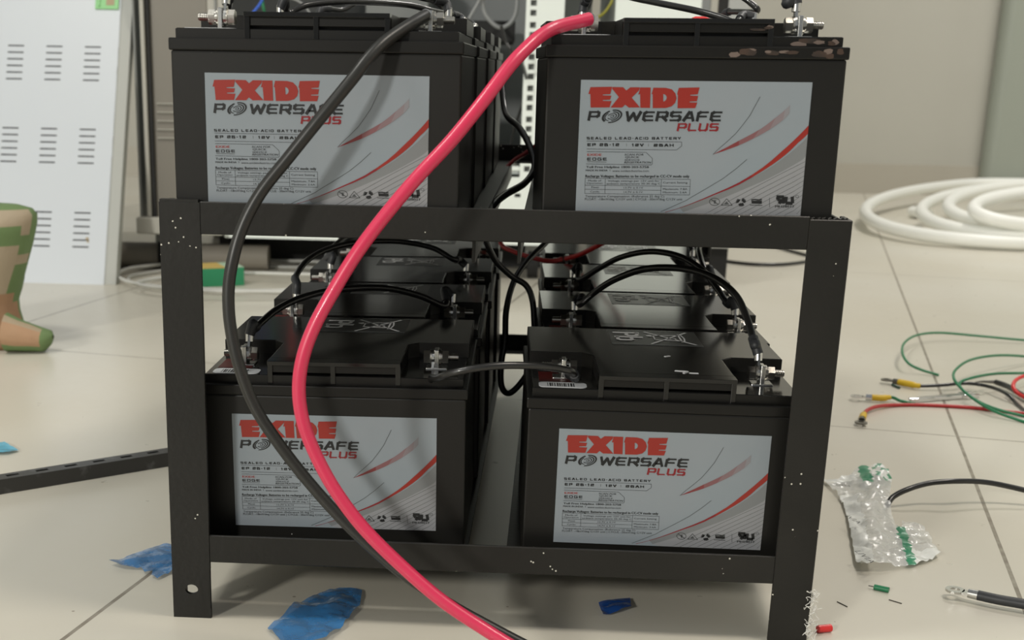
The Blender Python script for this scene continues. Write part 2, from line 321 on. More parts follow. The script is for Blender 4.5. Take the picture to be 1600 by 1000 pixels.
def label_mesh():
    mb = MB()
    def at(u, v, l): return (LX+u, .25-.05*l, LZ+v)
    mb.box(LX, LX+LW, .25, .7, LZ, LZ+LH, M_label)
    def poly(c, pts, m, l):
        P = [lc(*((c,)+p)) if len(p) == 2 else lc(*p) for p in pts]
        P = [(min(max(u, 0), LW), min(max(v, 0), LH)) for u, v in P]
        mb.add([at(u, v, l) for u, v in P], [list(range(len(P)))[::-1]], m)
    def line(c, pts, wd, m, l=3):
        P = [lc(*((c,)+p)) if len(p) == 2 else lc(*p) for p in pts]
        for i in range(len(P)-1):
            (ax, ay), (bx, by) = P[i], P[i+1]; dx, dy = bx-ax, by-ay; L = math.hypot(dx, dy); dx /= L; dy /= L; h = wd/2
            q = [(ax-dy*h, ay+dx*h), (ax+dy*h, ay-dx*h), (bx+dy*h, by-dx*h), (bx-dy*h, by+dx*h)]
            q = [(min(max(u, 0), LW), min(max(v, 0), LH)) for u, v in q]
            mb.add([at(u, v, l) for u, v in q], [(0, 1, 2, 3)], m)
    def ribbon(c, up, lo, ms, l):
        n = 18
        a = crom([(p[0], p[1], 0) for p in up], 8); b = crom([(p[0], p[1], 0) for p in lo], 8)
        for i in range(n):
            t0, t1 = i/n, (i+1)/n
            g = lambda L, t: L[min(int(t*(len(L)-1)+.5), len(L)-1)]
            q = [g(a, t0), g(b, t0), g(b, t1), g(a, t1)]
            poly(c, [(p.x, p.y) for p in q], ms[min(int(t0*len(ms)), len(ms)-1)], l)
    # grey band and fine hatching in the lower right corner (crop 4 frame; crop 3 points are moved by -920)
    ribbon(4, [(-150, 790), (300, 640), (600, 500), (900, 345), (1100, 215), (1300, 60), (1460, -90)],
              [(-100, 850), (330, 700), (600, 590), (900, 460), (1100, 360), (1300, 250), (1460, 150)], [M_grey], 1)
    ribbon(4, [(-100, 850), (330, 700), (600, 590), (900, 460), (1100, 360), (1300, 250), (1460, 150)],
              [(0, 880), (330, 890), (600, 895), (900, 900), (1100, 900), (1300, 905), (1460, 910)], [M_pale], 1)
    for k in range(17):
        yr = 215+k*60; pts = []
        for j in range(9):
            x = 1430-j*150; y = yr+(1430-x)*.50+((1430-x)/1430)**2*40
            if y > 890: break
            bx = [(-100, 850), (330, 700), (600, 590), (900, 460), (1100, 360), (1300, 250), (1460, 150)]
            yb = np.interp(x, [p[0] for p in bx], [p[1] for p in bx])
            if y < yb+8: break
            pts.append((x, y))
        if pts:
            x, y = pts[-1]; xe = x-110
            if y+60 < 885: pts.append((xe, y+56))
            elif y < 885: pts.append((x-(885-y)*2, 885))
        if len(pts) > 1: line(4, pts, .22, M_line, 2)
    # thin curves
    line(4, [(275, 130), (330, 75), (440, -20), (560, -130), (650, -240), (740, -360), (800, -470), (845, -550), (865, -590)], .3, M_line, 3)
    line(4, [(-60, 703), (0, 665), (200, 550), (400, 430), (560, 310), (700, 190)], .3, M_line, 3)
    line(2, [(1060, 845), (1380, 703)], .3, M_line, 3)
    # small fading swoosh and big red swoosh
    ribbon(4, [(275, 130), (390, 70), (600, -42), (860, -182), (1060, -330), (1180, -430), (1240, -490)],
              [(275, 130), (430, 78), (600, 15), (780, -70), (980, -180), (1150, -300), (1230, -380)], [M_crim, M_fade[0], M_fade[1], M_fade[2], M_fade[3], M_fade[4]], 3)
    ribbon(4, [(-330, 850), (-150, 798), (0, 742), (300, 615), (600, 478), (900, 288), (1100, 120), (1240, -5), (1330, -90), (1475, -235)],
              [(-320, 853), (-150, 802), (0, 750), (300, 632), (600, 505), (900, 330), (1100, 195), (1240, 80), (1340, -20), (1475, -130)], [M_crim, M_red], 4)
    # heading: heavy red letters
    E1 = [(192, 215), (462, 210), (438, 302), (345, 306), (345, 317), (452, 320), (436, 370), (345, 374), (345, 385), (453, 387), (428, 466), (192, 468), (190, 300), (165, 300)]
    X1 = [(466, 213), (600, 215), (638, 256), (690, 216), (805, 216), (800, 250), (705, 345), (808, 466), (668, 468), (622, 432), (585, 468), (440, 468), (545, 338), (462, 236)]
    I1 = [(808, 218), (942, 218), (932, 472), (812, 470), (810, 300), (786, 305), (806, 250)]
    E2 = [(1292, 222), (1552, 216), (1528, 302), (1435, 308), (1435, 318), (1534, 322), (1516, 388), (1425, 392), (1425, 402), (1522, 404), (1496, 473), (1275, 475), (1280, 310), (1270, 302)]
    for p in (E1, X1, I1, E2): poly(1, p, M_red, 4)
    D = [(952, 300), (976, 220), (1130, 222), (1205, 240), (1250, 290), (1264, 350), (1245, 410), (1200, 452), (1130, 472), (966, 474), (966, 300)]
    hole = [(1098, 300), (1098, 300), (1098, 300), (1115, 302), (1136, 320), (1142, 345), (1134, 370), (1115, 388), (1098, 392), (1098, 392), (1098, 300)]
    for i in range(len(D)-1): poly(1, [D[i], D[i+1], hole[i+1], hole[i]], M_red, 4)
    poly(1, [D[-1], D[0], hole[0]], M_red, 4)
    # POWERSAFE with the ringed O, PLUS
    def putc(c, l):
        def f(x, y, q=0): u, v = lc(c, x, -y); return at(u, v, l+q*.12)
        return f
    strokes(mb, 'P', 150, 292, -632, -512, putc(1, 4), 30, M_ink, .22, tv=24)
    strokes(mb, 'WERSAFE', 606, 1818, -638, -514, putc(1, 4), 32, M_ink, .22, gap=.13, tv=24)
    strokes(mb, 'PLUS', 1262, 1776, -760, -662, putc(1, 4), 24, M_crim, .22, gap=.16, tv=19)
    for rx, ry, a0, a1, wd in ((138, 64, -2.2, 1.3, 24), (138, 64, 1.6, 3.6, 30), (102, 46, -1.9, 1.2, 20), (102, 46, 1.9, 4.0, 14), (66, 30, -3, 2.4, 15), (30, 14, -3, 2.5, 13)):
        n = 20
        for i in range(n):
            q = []
            for t, rr in ((i/n, 1), (i/n, 1-wd/rx), ((i+1)/n, 1-wd/rx), ((i+1)/n, 1)):
                th = a0+(a1-a0)*t; x, y = rx*rr*math.cos(th), ry*rr*math.sin(th); c_, s_ = math.cos(.42), math.sin(.42)
                q.append((458+x*c_-y*s_*1.0, 577-(x*s_*.75+y*c_*1.25)))
            poly(1, q, M_ink, 4)
    strokes(mb, 'SEALED LEAD-ACID BATTERY', 140, 1315, -866, -834, putc(1, 4), 9, M_ink, 0, gap=.35, tv=7)
    line(1, [(140, 885), (1325, 895), (1325, 945), (1260, 995), (140, 984)], .22, M_ink)
    strokes(mb, 'EP 26-12', 148, 545, -949, -913, putc(1, 4), 12, M_ink, 0, gap=.3, tv=9)
    strokes(mb, '12V', 702, 850, -951, -917, putc(1, 4), 12, M_ink, 0, gap=.3, tv=9)
    strokes(mb, '26AH', 975, 1225, -953, -919, putc(1, 4), 12, M_ink, 0, gap=.3, tv=9)
    line(1, [(637, 915), (637, 950)], .2, M_line); line(1, [(910, 917), (910, 952)], .2, M_line)
    line(2, [(140, 97), (880, 105), (958, 180), (957, 250), (945, 262), (130, 250)], .22, M_ink)
    def tx(c, s_, x0, x1, yt, yb, m=M_ink, bold=0, shear=0):
        def f(x, y, q=0): u, v = lc(c, x0+(x1-x0)*x, yb+(yt-yb)*y); return at(u, v, 4+q*.15)
        put_text(mb, s_, f, m, bold, shear)
    tx(2, 'EXIDE', 148, 325, 122, 150, M_red, .008)
    strokes(mb, 'EDGE', 143, 390, -208, -172, putc(2, 4), 9, M_ink, 0, gap=.3, tv=8)
    line(2, [(145, 222), (385, 226)], .3, M_line)
    for s_, a, b, c, d_ in (('SCAN FOR', 612, 850, 122, 145), ('QUICK', 618, 795, 153, 182), ('SERVICE', 612, 800, 191, 210), ('REGISTRATION', 610, 940, 218, 243)):
        tx(2, s_, a, b, c, d_, M_ink, .002, .03)
    tx(2, 'Toll Free Helpline 1800-203-5758', 132, 912, 275, 310, M_ink, .0018)
    tx(2, 'MADE IN INDIA', 127, 398, 320, 341, M_ink, .003); tx(2, 'www.exideindustries.com', 458, 912, 324, 349)
    line(2, [(428, 318), (428, 342)], .2, M_ink)
    tx(2, 'Recharge Voltages: Batteries to be recharged in CC-CV mode only', 122, 1418, 385, 430, M_ink, .0012)
    for a in ([(118, 428), (1432, 442)], [(117, 515), (1430, 530)], [(116, 566), (1066, 578)], [(112, 618), (1420, 636)], [(118, 428), (112, 618)], [(370, 431), (362, 622)], [(1070, 438), (1060, 632)], [(1432, 442), (1420, 636)]): line(2, a, .2, M_ink)
    for s_, a, b, c, d_ in (('Mode of', 155, 320, 447, 470), ('Operation', 135, 335, 480, 506), ('Voltage settings per 12V unit for', 400, 1045, 450, 479), ('ambient temperature 20-30 deg C', 383, 1055, 485, 514),
        ('Current Setting', 1090, 1395, 470, 500), ('Float', 195, 290, 530, 552), ('13.7V \u00b1 0.1V', 598, 840, 536, 558), ('Cyclic', 180, 295, 584, 612), ('14.7V \u00b1 0.1V', 598, 835, 590, 612),
        ('Maximum: 7.8A', 1088, 1393, 550, 574), ('Minimum: 2.6A', 1088, 1388, 592, 614), ('Temperature Compensation: (Reference 25 deg C)', 118, 1105, 640, 674), ('FLOAT: -18mV/deg C/12V unit | CYCLE: -30mV/deg C/12V unit', 113, 1330, 675, 712)):
        tx(2, s_, a, b, c, d_)
    # symbols: no-bin disc, warning triangle, recycling arrows, battery, mirrored R U mark
    def ring(cx, cy, rx, ry, wd, a0=0, a1=2*math.pi, n=20):
        line(4, [(cx+rx*math.cos(a0+(a1-a0)*i/n), cy+ry*math.sin(a0+(a1-a0)*i/n)) for i in range(n+1)], wd, M_ink, 4)
    ring(293, 720, 64, 46, .3); line(4, [(248, 690), (338, 752)], .35, M_ink, 4)
    poly(4, [(280, 700), (310, 702), (306, 745), (284, 742)], M_line, 4)
    line(4, [(445, 682), (515, 765), (375, 762), (445, 682)], .3, M_ink, 4); poly(4, [(440, 715), (475, 752), (415, 752)], M_line, 4)
    for k in range(3):
        a = -math.pi/2+k*2.094; ring(623, 724, 46, 33, 1.9, a+.25, a+1.45, 6)
        c_, s_ = math.cos(a+1.9), math.sin(a+1.9)
        poly(4, [(623+70*math.cos(a+1.35), 724+50*math.sin(a+1.35)), (623+22*math.cos(a+1.35), 724+16*math.sin(a+1.35)), (623+48*c_, 724+34*s_)], M_ink, 5)
    poly(4, [(752, 705), (885, 705), (882, 745), (757, 742)], M_ink, 4)
    line(4, [(750, 696), (790, 690), (850, 696), (885, 690)], .7, M_ink, 4); line(4, [(735, 760), (890, 765)], .35, M_ink, 4)
    line(4, [(980, 668), (980, 790)], .25, M_line, 4)
    def pl4(pts, wd, m=M_ink): line(4, pts, wd, m, 5)
    pl4([(1065, 658), (1160, 658), (1148, 742)], 1.9); pl4([(1160, 660), (1150, 700), (1100, 700), (1082, 690), (1078, 662)], 1.7); pl4([(1128, 700), (1098, 742)], 1.9)
    pl4([(1190, 655), (1180, 735), (1268, 738), (1262, 655)], 1.9)
    tx(4, 'c', 1280, 1298, 644, 662); ring(1325, 652, 20, 14, .2)
    tx(4, 'MH28017', 1050, 1290, 762, 792, M_ink, .006)
    return mb

def sticker_mesh():
    mb = MB(); z = BH+.1
    x0, x1, y0, y1 = 61, 125, 107, 160
    mb.box(x0, x1, y0, y1, BH-.05, z, M_stk)
    P = lambda x, y, q=0: (x, y, z+.25+q*.04)
    def line(pts, wd, m=M_foil):
        for i in range(len(pts)-1):
            (ax, ay), (bx, by) = pts[i], pts[i+1]; dx, dy = bx-ax, by-ay; L = math.hypot(dx, dy); dx /= L; dy /= L; h = wd*(.62+.5*abs(dx))
            ax -= dx*h*.6; ay -= dy*h*.6; bx += dx*h*.6; by += dy*h*.6
            mb.add([P(ax-dy*h, ay+dx*h, i % 3), P(ax+dy*h, ay-dx*h, i % 3), P(bx+dy*h, by-dx*h, i % 3), P(bx-dy*h, by+dx*h, i % 3)], [(0, 1, 2, 3)], m)
    line([(x0+.6, y0+.6), (x1-.6, y0+.6)], .7, M_grey); line([(x0+.6, y1-.6), (x1-.6, y1-.6)], .4, M_line)
    # Pb, read from the right-hand side: capitals point to +x, the line runs towards the front
    line([(66, 150), (82, 150)], 2.3); line([(81.6, 150), (81.6, 142), (80, 139.5), (75.5, 139.5), (74, 142), (74, 150)], 2.0)
    line([(66, 134), (83.5, 134)], 2.3); line([(66.6, 134), (66.6, 125), (68.5, 122.5), (74.5, 122.5), (76.5, 125), (76.5, 134)], 2.0)
    # crossed-out wheeled bin
    line([(88, 155), (120, 112)], 1.1); line([(89, 111), (118, 156)], 1.1)
    line([(93, 142), (111, 145)], .9); line([(93, 127), (111, 124)], .9); line([(93, 142), (93, 127)], .9); line([(111.5, 149), (111.5, 120)], 1.1)
    line([(113.5, 146), (114.5, 134), (113.5, 123)], .9); line([(91, 143), (91, 139), (89, 141), (91, 143)], 1.4); line([(104, 131), (107, 131)], 2.2)
    return mb

def terminal(parent, side):
    """upright tab with a clamping bolt; side = +1 right, -1 left. threads point outwards"""
    cx = 152.5 if side > 0 else 24.0; y = 38; z = 124.5
    mb = MB(); mb.box(cx-1.5, cx+1.5, y-5.5, y+5.5, ZT-.5, z+5.5, M_tin); mb.box(cx-7, cx+7, y-6.5, y+6.5, ZT-.5, ZT+.9, M_tin)
    t = mb.build('terminal', parent, .5)
    b = MB(); a = side
    b.cyl((cx-a*8.5, y, z), (cx-a*4.2, y, z), 4.6, 4.6, M_steel, 6, False); b.cyl((cx-a*4.2, y, z), (cx-a*3, y, z), 5.0, 5.0, M_steel, 20)
    b.cyl((cx+a*1.6, y, z), (cx+a*2.8, y, z), 5.2, 5.2, M_steel, 20); b.cyl((cx+a*2.8, y, z), (cx+a*3.8, y, z), 4.2, 4.2, M_steel, 20)
    b.cyl((cx+a*3.8, y, z), (cx+a*7.8, y, z), 4.6, 4.6, M_steel, 6, False)
    k = 5
    for i in range(k):
        x = cx+a*(7.8+i*1.3); b.cyl((x, y, z), (x+a*.75, y, z), 2.4, 2.4, M_steel, 12); b.cyl((x+a*.7, y, z), (x+a*1.35, y, z), 2.0, 2.0, M_steel, 12)
    b.build('clamping_bolt', t)

def make_battery():
    root = empty('lead_acid_battery')
    mb = MB(); mb.box(1.2, BW-1.2, .7, BD-.7, 0, ZF0, M_case); mb.build('case', root, 1.2)
    mb = MB()
    mb.box(0, BW, 0, BD, ZF0, ZF1, M_lidr)
    lid = mb.build('lid', root, .9)
    mb = MB(); mb.box(3.4, BW-3.4, 5, BD-3, ZF1-.5, ZT-.3, M_lidr); mb.box(3.9, BW-3.9, 5.5, BD-3.5, ZT-.4, ZT, M_lid)
    mb.build('lid_tier', lid, .7)
    mb = MB()
    back = [(HX1, 14), (HX1, YP-8), (HX1+7, YP), (BW-2.5, YP), (BW-2.5, BD-3), (2.5, BD-3), (2.5, YP), (HX0-7, YP), (HX0, YP-8), (HX0, 14)]
    mb.prism(back, ZT-.5, BH-.3, M_lidr)
    mb.prism([(x+(.5 if x < 60 else -.5), y+(.5 if y < 100 else -.5)) for x, y in back], BH-.4, BH, M_lid)
    mb.box(HX0, HX1, 2.6, 14.2, 124.2, BH, M_lid); mb.box(HX0+3, HX1-3, 5.4, 14.2, ZT+1.8, 124.4, M_lidr)
    for a, b in ((HX0, HX0+3.2), (86, 89), (HX1-3.2, HX1)): mb.box(a, b, 4.2, 14.2, ZF1-.2, 124.4, M_lid)
    mb.build('lid_plateau', lid, .35)
    label_mesh().build('front_label', root)
    sticker_mesh().build('recycling_sticker', root)
    terminal(root, 1); terminal(root, -1)
    mb = MB(); mb.prism([(8, 24), (31, 24), (27, 52), (8, 52)], ZT-.1, ZT+.15, M_polred); o = mb.build('polarity_mark', root); o['label'] = 'dark red patch round the left terminal'
    mb = MB()
    r = 4; cx0, cx1, cy0, cy1 = 7.5, 38, 7, 21.5; P = []
    for (ox, oy, a0) in ((cx1-r, cy0+r, -90), (cx1-r, cy1-r, 0), (cx0+r, cy1-r, 90), (cx0+r, cy0+r, 180)):
        for j in range(5): a = math.radians(a0+j*22.5); P.append((ox+r*math.cos(a), oy+r*math.sin(a)))
    mb.prism(P, ZT-.05, ZT+.25, M_bar); x = 13
    rnd = random.Random(3)
    while x < 31: wv = rnd.choice((.4, .7, 1.1)); mb.add([(x, 9.5, ZT+.33), (x+wv, 9.5, ZT+.33), (x+wv, 18.5, ZT+.33), (x, 18.5, ZT+.33)], [(0, 1, 2, 3)], M_ink); x += wv+rnd.choice((.4, .6, .9))
    o = mb.build('barcode_sticker', root); o['label'] = 'white barcode sticker'
    return root
def copy_tree(o, parent=None):
    c = o.copy(); C.objects.link(c); c.parent = parent
    for ch in [q for q in o.children]: copy_tree(ch, c)
    return c

PITCH = 171.4
ROWS = {'UL': (7.5, 8.0, -.026, -.0100, .0029, 254.1), 'UR': (230.2, 7.7, .009, -.0442, .0085, 254.1),
        'LL': (16.6, 25.8, -.0183, -.0187, .0140, 41.2), 'LR': (227.2, 16.2, -.0004, -.0576, -.003, 41.2)}
def bpose(b, k):
    x, y, a, r, t, z = ROWS[b]; s = k*PITCH
    if b == 'LR' and k == 1: x += 3
    if b == 'LR' and k == 3: x -= 4
    return Vector((x-s*math.sin(a+r), y+s*math.cos(a+r), z+max(0, -t)*BW*0)), a, -t
def T(b, k, side, dx=0, dz=0, dy=0):        # world position of a terminal bolt
    P, a, t = bpose(b, k); lx = (152.5 if side > 0 else 24.0)+dx; ly = 38+dy; lz = 124.5+dz
    ca, sa = math.cos(a), math.sin(a)
    xx = lx*math.cos(t)+lz*math.sin(t); zz = -lx*math.sin(t)+lz*math.cos(t)
    return P+Vector((xx*ca-ly*sa, xx*sa+ly*ca, zz))
ORD = ['front', 'second', 'third', 'rearmost']
bl = {}
first = make_battery(); used = False
for b, side, lev in (('UL', 'left', 'upper'), ('UR', 'right', 'upper'), ('LL', 'left', 'lower'), ('LR', 'right', 'lower')):
    for k in range(4):
        o = first if not used else copy_tree(first); used = True
        P, a, t = bpose(b, k); o.location = P*S; o.rotation_euler = (0, t, a)
        rk = {0: 'frontmost', 1: 'second from front', 2: 'third from front', 3: 'rearmost'}[k]
        extra = {('UL', 0): 'thick black cable bolted on', ('UR', 0): 'thick pink-red cable bolted on', ('LL', 0): 'half covered by cables', ('LR', 0): 'paint flecks on lid'}.get((b, k), '')
        tag(o, ('black lead-acid battery %s in %s row, %s shelf%s' % (rk, side, lev, (', '+extra) if extra else '')).strip(), 'battery', 'lead-acid batteries in the rack')
        bl[(b, k)] = o
# extra marks on single batteries
mb = MB()
rnd = random.Random(5)
for (x, y, w_, h_, a) in ((95, 70, 5, 2, .6), (99, 24, 9, 2.2, -.2), (101, 20, 6, 2, .9), (106, 19, 6, 1.6, -.1)):
    c_, s_ = math.cos(a), math.sin(a); P = [(x+u*c_*w_/2-v*s_*h_/2, y+u*s_*w_/2+v*c_*h_/2) for u, v in ((-1, -1), (1, -.6), (.8, 1), (-.9, .7))]
    mb.prism(P, BH-.05, BH+.35, M_white)
o = mb.build('paint_fleck', bl[('LR', 0)]); o['label'] = 'white paint flecks'
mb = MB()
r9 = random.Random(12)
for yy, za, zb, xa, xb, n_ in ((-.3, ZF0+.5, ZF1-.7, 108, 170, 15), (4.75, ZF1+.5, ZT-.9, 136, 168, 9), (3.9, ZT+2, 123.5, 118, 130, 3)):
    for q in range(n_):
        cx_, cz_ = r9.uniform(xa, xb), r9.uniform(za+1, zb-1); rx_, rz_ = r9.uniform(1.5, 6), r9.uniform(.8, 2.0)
        mb.add([(cx_+rx_*math.cos(t*.524)*r9.uniform(.7, 1.1), yy-q*.006, min(max(cz_+rz_*math.sin(t*.524)*r9.uniform(.7, 1.1), za), zb)) for t in range(12)], [list(range(12))], M_brown if q % 3 else M_palebrown)
o = mb.build('rim_blotch', bl[('UR', 0)]); o['label'] = 'brown blotches on the lid rim'  # brown and pale blotches scattered along the lid rim

# ------------------------------------------------------------------ rack of angle steel
RW, RD, RHT, SK = 414.0, 722.0, 271.0, 29.0
ZU, ZL_ = 252.0, 39.4
rack = empty('battery_rack'); tag(rack, 'black painted angle-steel two-shelf rack holding the batteries', 'rack')
def sk(y): return SK*y/RD
def slab(mb, x0, x1, y0, y1, z0, z1, m=M_rack):     # box sheared so that the rack's sides lean to the right going back
    vs = [(x+sk(y), y, z) for z in (z0, z1) for y in (y0, y1) for x in (x0, x1)]
    mb.add(vs, [(0, 2, 3, 1), (4, 5, 7, 6), (0, 1, 5, 4), (2, 6, 7, 3), (0, 4, 6, 2), (1, 3, 7, 5)], m)
def front_flange_with_hole(mb, x0, x1, z0, z1, hx, hz, hr, splay):
    n = 24; ring = [(hx+hr*1.25*math.cos(2*math.pi*i/n), hz+hr*math.sin(2*math.pi*i/n)) for i in range(n)]
    outer = []
    for i in range(n):
        a = 2*math.pi*i/n; c_, s_ = math.cos(a), math.sin(a)
        tx = ((x1-hx) if c_ > 0 else (hx-x0))/max(abs(c_), 1e-6); tz = 14/max(abs(s_), 1e-6); t = min(tx, tz); outer.append((hx+c_*t, hz+s_*t))
    for y, fl in ((0, 1), (3, 0)):
        for i in range(n):
            j = (i+1) % n; q = [(ring[i][0], y, ring[i][1]), (ring[j][0], y, ring[j][1]), (outer[j][0], y, outer[j][1]), (outer[i][0], y, outer[i][1])]
            mb.add(q if fl else q[::-1], [(0, 1, 2, 3)], M_rack)
    mb.add([(p[0], y, p[1]) for y in (0, 3) for p in ring], [(i, (i+1) % n, n+(i+1) % n, n+i)[::-1] for i in range(n)], M_rack, True)
    # corners of the middle band that the fan leaves open
    for sx in (x0, x1):
        for s_ in (-1, 1):
            P = [(sx, hz+s_*14)]+[p for p in outer if abs(p[0]-sx) < .01 and (p[1]-hz)*s_ > 0][:99]
            e = max([p for p in outer if abs(abs(p[1]-hz)-14) < .01 and (p[1]-hz)*s_ > 0], key=lambda p: (p[0]-hx)*(1 if sx > hx else -1))
            f_ = max([p for p in outer if abs(p[0]-sx) < .01 and (p[1]-hz)*s_ >= 0], key=lambda p: abs(p[1]-hz))
            for y in (0, 3): mb.add([(sx, y, hz+s_*14), (e[0], y, e[1]), (f_[0], y, f_[1])], [(0, 1, 2)], M_rack)
    slab(mb, x0, x1, 0, 3, z0, hz-14); slab(mb, x0, x1, 0, 3, hz+14, z1)
for nm in ('fl', 'fr', 'bl', 'br'):
    mb = MB(); L = 25
    if nm == 'fl':
        front_flange_with_hole(mb, 0, L, 0, RHT, 12.5, 20, 3.4, 0); slab(mb, 0, 3, 3, L, 0, RHT)
        mb.box(.5, 24, .3, 6, RHT-.2, RHT+1.6, M_rack)
    if nm == 'fr': slab(mb, RW-L, RW, 0, 3, 0, RHT-1); slab(mb, RW-3, RW, 3, L, 0, RHT-1)
    if nm == 'bl': slab(mb, 0, L, RD-3, RD, 0, RHT); slab(mb, 0, 3, RD-L, RD-3, 0, RHT)
    if nm == 'br': slab(mb, RW-L, RW, RD-3, RD, 0, RHT); slab(mb, RW-3, RW, RD-L, RD-3, 0, RHT)
    mb.build('leg', rack, 0 if nm == 'fl' else .5, 1)
for z in (ZU, ZL_):
    up = z == ZU
    mb = MB(); slab(mb, 24.8, RW-24.8, .4, 2.6, z, z+(19.6 if up else 18.6)); slab(mb, 3, RW-3, 2.6, 22, z, z+2.0); mb.build('front_rail', rack, .5, 1)
    mb = MB(); slab(mb, 3, RW-3, RD-2.8, RD-.4, z, z+19); slab(mb, 3, RW-3, RD-22, RD-2.8, z, z+2.0); mb.build('back_rail', rack, .5, 1)
    for x0, x1 in ((3.2, 24), (166, 191), (217, 240), (RW-24, RW-3.2)):
        mb = MB(); slab(mb, x0, x1, 22, RD-22, z-.2, z+1.9)
        if x0 in (3.2,): slab(mb, x0, x0+2, 25, RD-25, z, z+17)
        elif x1 > 400: slab(mb, x1-2, x1, 25, RD-25, z, z+17)
        elif up: slab(mb, (x0 if x0 > 200 else x1-2), (x0+2 if x0 > 200 else x1), 22, RD-22, z-16, z)
        mb.build('side_rail' if x0 < 4 or x1 > 400 else 'middle_rail', rack, .4, 1)
# weld beads
for (x, z) in ((398, RHT-.8),):
    mb = MB(); r2 = random.Random(int(x))
    for i in range(9): mb.cyl((x-14+i*3.2, 2+r2.random()*2, z-.4), (x-12+i*3.2, 3+r2.random(), z+.5), 1.0, .6, M_rack, 8)
    mb.build('weld_bead', rack)

# ------------------------------------------------------------------ cables
def AYs(lst): return [AY(*p) if not isinstance(p, Vector) else p for p in lst]
def lug_geo(mb, P, d, m, r=5.2, flip=None):
    """ring lug: P hole centre, d unit direction towards the wire, n plate normal"""
    n = (flip or Vector((0, 0, 1))); d = (d-n*d.dot(n)).normalized(); s = n.cross(d)
    k = 18; vs = []
    for h in (-.8, .8):
        for rr in (r*.5, r):
            for i in range(k): a = 2*math.pi*i/k; vs.append(P+(d*math.cos(a)+s*math.sin(a))*rr+n*h)
    fs = []
    for i in range(k):
        j = (i+1) % k; fs += [(i, j, k+j, k+i)[::-1], (2*k+i, 2*k+j, 3*k+j, 3*k+i), (k+i, k+j, 3*k+j, 3*k+i), (i, 2*k+i, 2*k+j, j)]
    mb.add(vs, fs, m); A = P+d*r*.8; B = P+d*(r+4)
    mb.add([A+s*r*.6-n*.8, A-s*r*.6-n*.8, B-s*r*.45-n*.8, B+s*r*.45-n*.8, A+s*r*.6+n*.8, A-s*r*.6+n*.8, B-s*r*.45+n*.8, B+s*r*.45+n*.8], [(0, 1, 2, 3), (7, 6, 5, 4), (0, 4, 5, 1), (1, 5, 6, 2), (2, 6, 7, 3), (3, 7, 4, 0)], m)
    mb.cyl(B-d*1.5, B+d*5, r*.5, r*.55, m, 14)
    return B+d*3
def cable(name, label, cat, pts, r, m, group=None, sleeves=(), lugs=(), n=8, seg=10):
    """sleeves: (end 0/1, length, material, extra radius); lugs: (end, normal, material, ring radius)"""
    P = crom(AYs(pts), n)
    o0 = empty(name, P[0]); tag(o0, label, cat, group)
    def loc(q): return [p-P[0] for p in q]
    mb = MB(); mb.tube(loc(P), r, m, seg); mb.build('sheath', o0)
    for end, ln, sm, ex in sleeves:
        Q = P if end == 0 else P[::-1]; acc = 0; q = [Q[0]]
        for i in range(1, len(Q)):
            acc += (Q[i]-Q[i-1]).length; q.append(Q[i])
            if acc > ln: break
        mb = MB(); k = len(q); q = loc(q); mb.tube(q, [r+ex*(1 if i < k*.75 else .6) for i in range(k)], sm, seg)
        s = mb.build('heat_shrink_sleeve' if sm in (M_sleeve,) else 'tape_sleeve', o0)
        if sm == M_yel: s['label'] = 'yellow tape wrapped end'
    for end, nrm, lm, lr in lugs:
        Q = P if end == 0 else P[::-1]; d = (Q[1]-Q[0]).normalized()
        mb = MB(); dd = (d-nrm*d.dot(nrm)).normalized(); c0 = Q[0]-P[0]-dd*(lr+9)
        lug_geo(mb, c0, dd, lm, lr, nrm); l = mb.build('ring_lug', o0); l['label'] = 'metal ring lug'
    return o0
XN = Vector((1, 0, 0)); ZN = Vector((0, 0, 1))
def tlug(b, k, side, dirv, r=5.2):
    """lug clamped to a terminal bolt: returns its mesh and the wire's start"""
    P = T(b, k, side, dx=(-2.4 if side > 0 else 2.4)); mb = MB(); e = lug_geo(mb, P, Vector(dirv).normalized(), M_tin, r, XN.copy()); return mb, e
def jumper(name, label, ends, mids, r, m, group=None, sleeve=17):
    """ends: two of (b,k,side,dir) or None; mids: points (px,py,Y)"""
    L = []; meshes = []
    for e in ends:
        if e is None: L.append(None); continue
        b, k, side, dv = e; mb, s = tlug(b, k, side, dv); meshes.append(mb); L.append((s, Vector(dv).normalized()))
    pts = []
    if L[0]: pts += [L[0][0], L[0][0]+L[0][1]*8]
    pts += [AY(*p) if not isinstance(p, Vector) else p for p in mids]
    if L[1]: pts += [L[1][0]+L[1][1]*8, L[1][0]]
    P = crom(pts, 8); o0 = empty(name, P[0]); tag(o0, label, 'cable', group)
    mb = MB(); mb.tube([p-P[0] for p in P], r, m, 10); mb.build('sheath', o0)
    for j, (e, Q) in enumerate(((L[0], P), (L[1], P[::-1]))):
        if not e: continue
        acc = 0; q = [Q[0]]
        for i in range(1, len(Q)):
            acc += (Q[i]-Q[i-1]).length; q.append(Q[i])
            if acc > sleeve: break
        s = MB(); s.tube([p-P[0] for p in q], [r+.9]*len(q), M_sleeve if m != M_pink else m, 10); s.build('heat_shrink_sleeve', o0)
    for mb in meshes:
        mb.v = [(x-P[0].x, y-P[0].y, z-P[0].z) for x, y, z in mb.v]; l = mb.build('ring_lug', o0); l['label'] = 'tinned metal ring lug'
    return o0

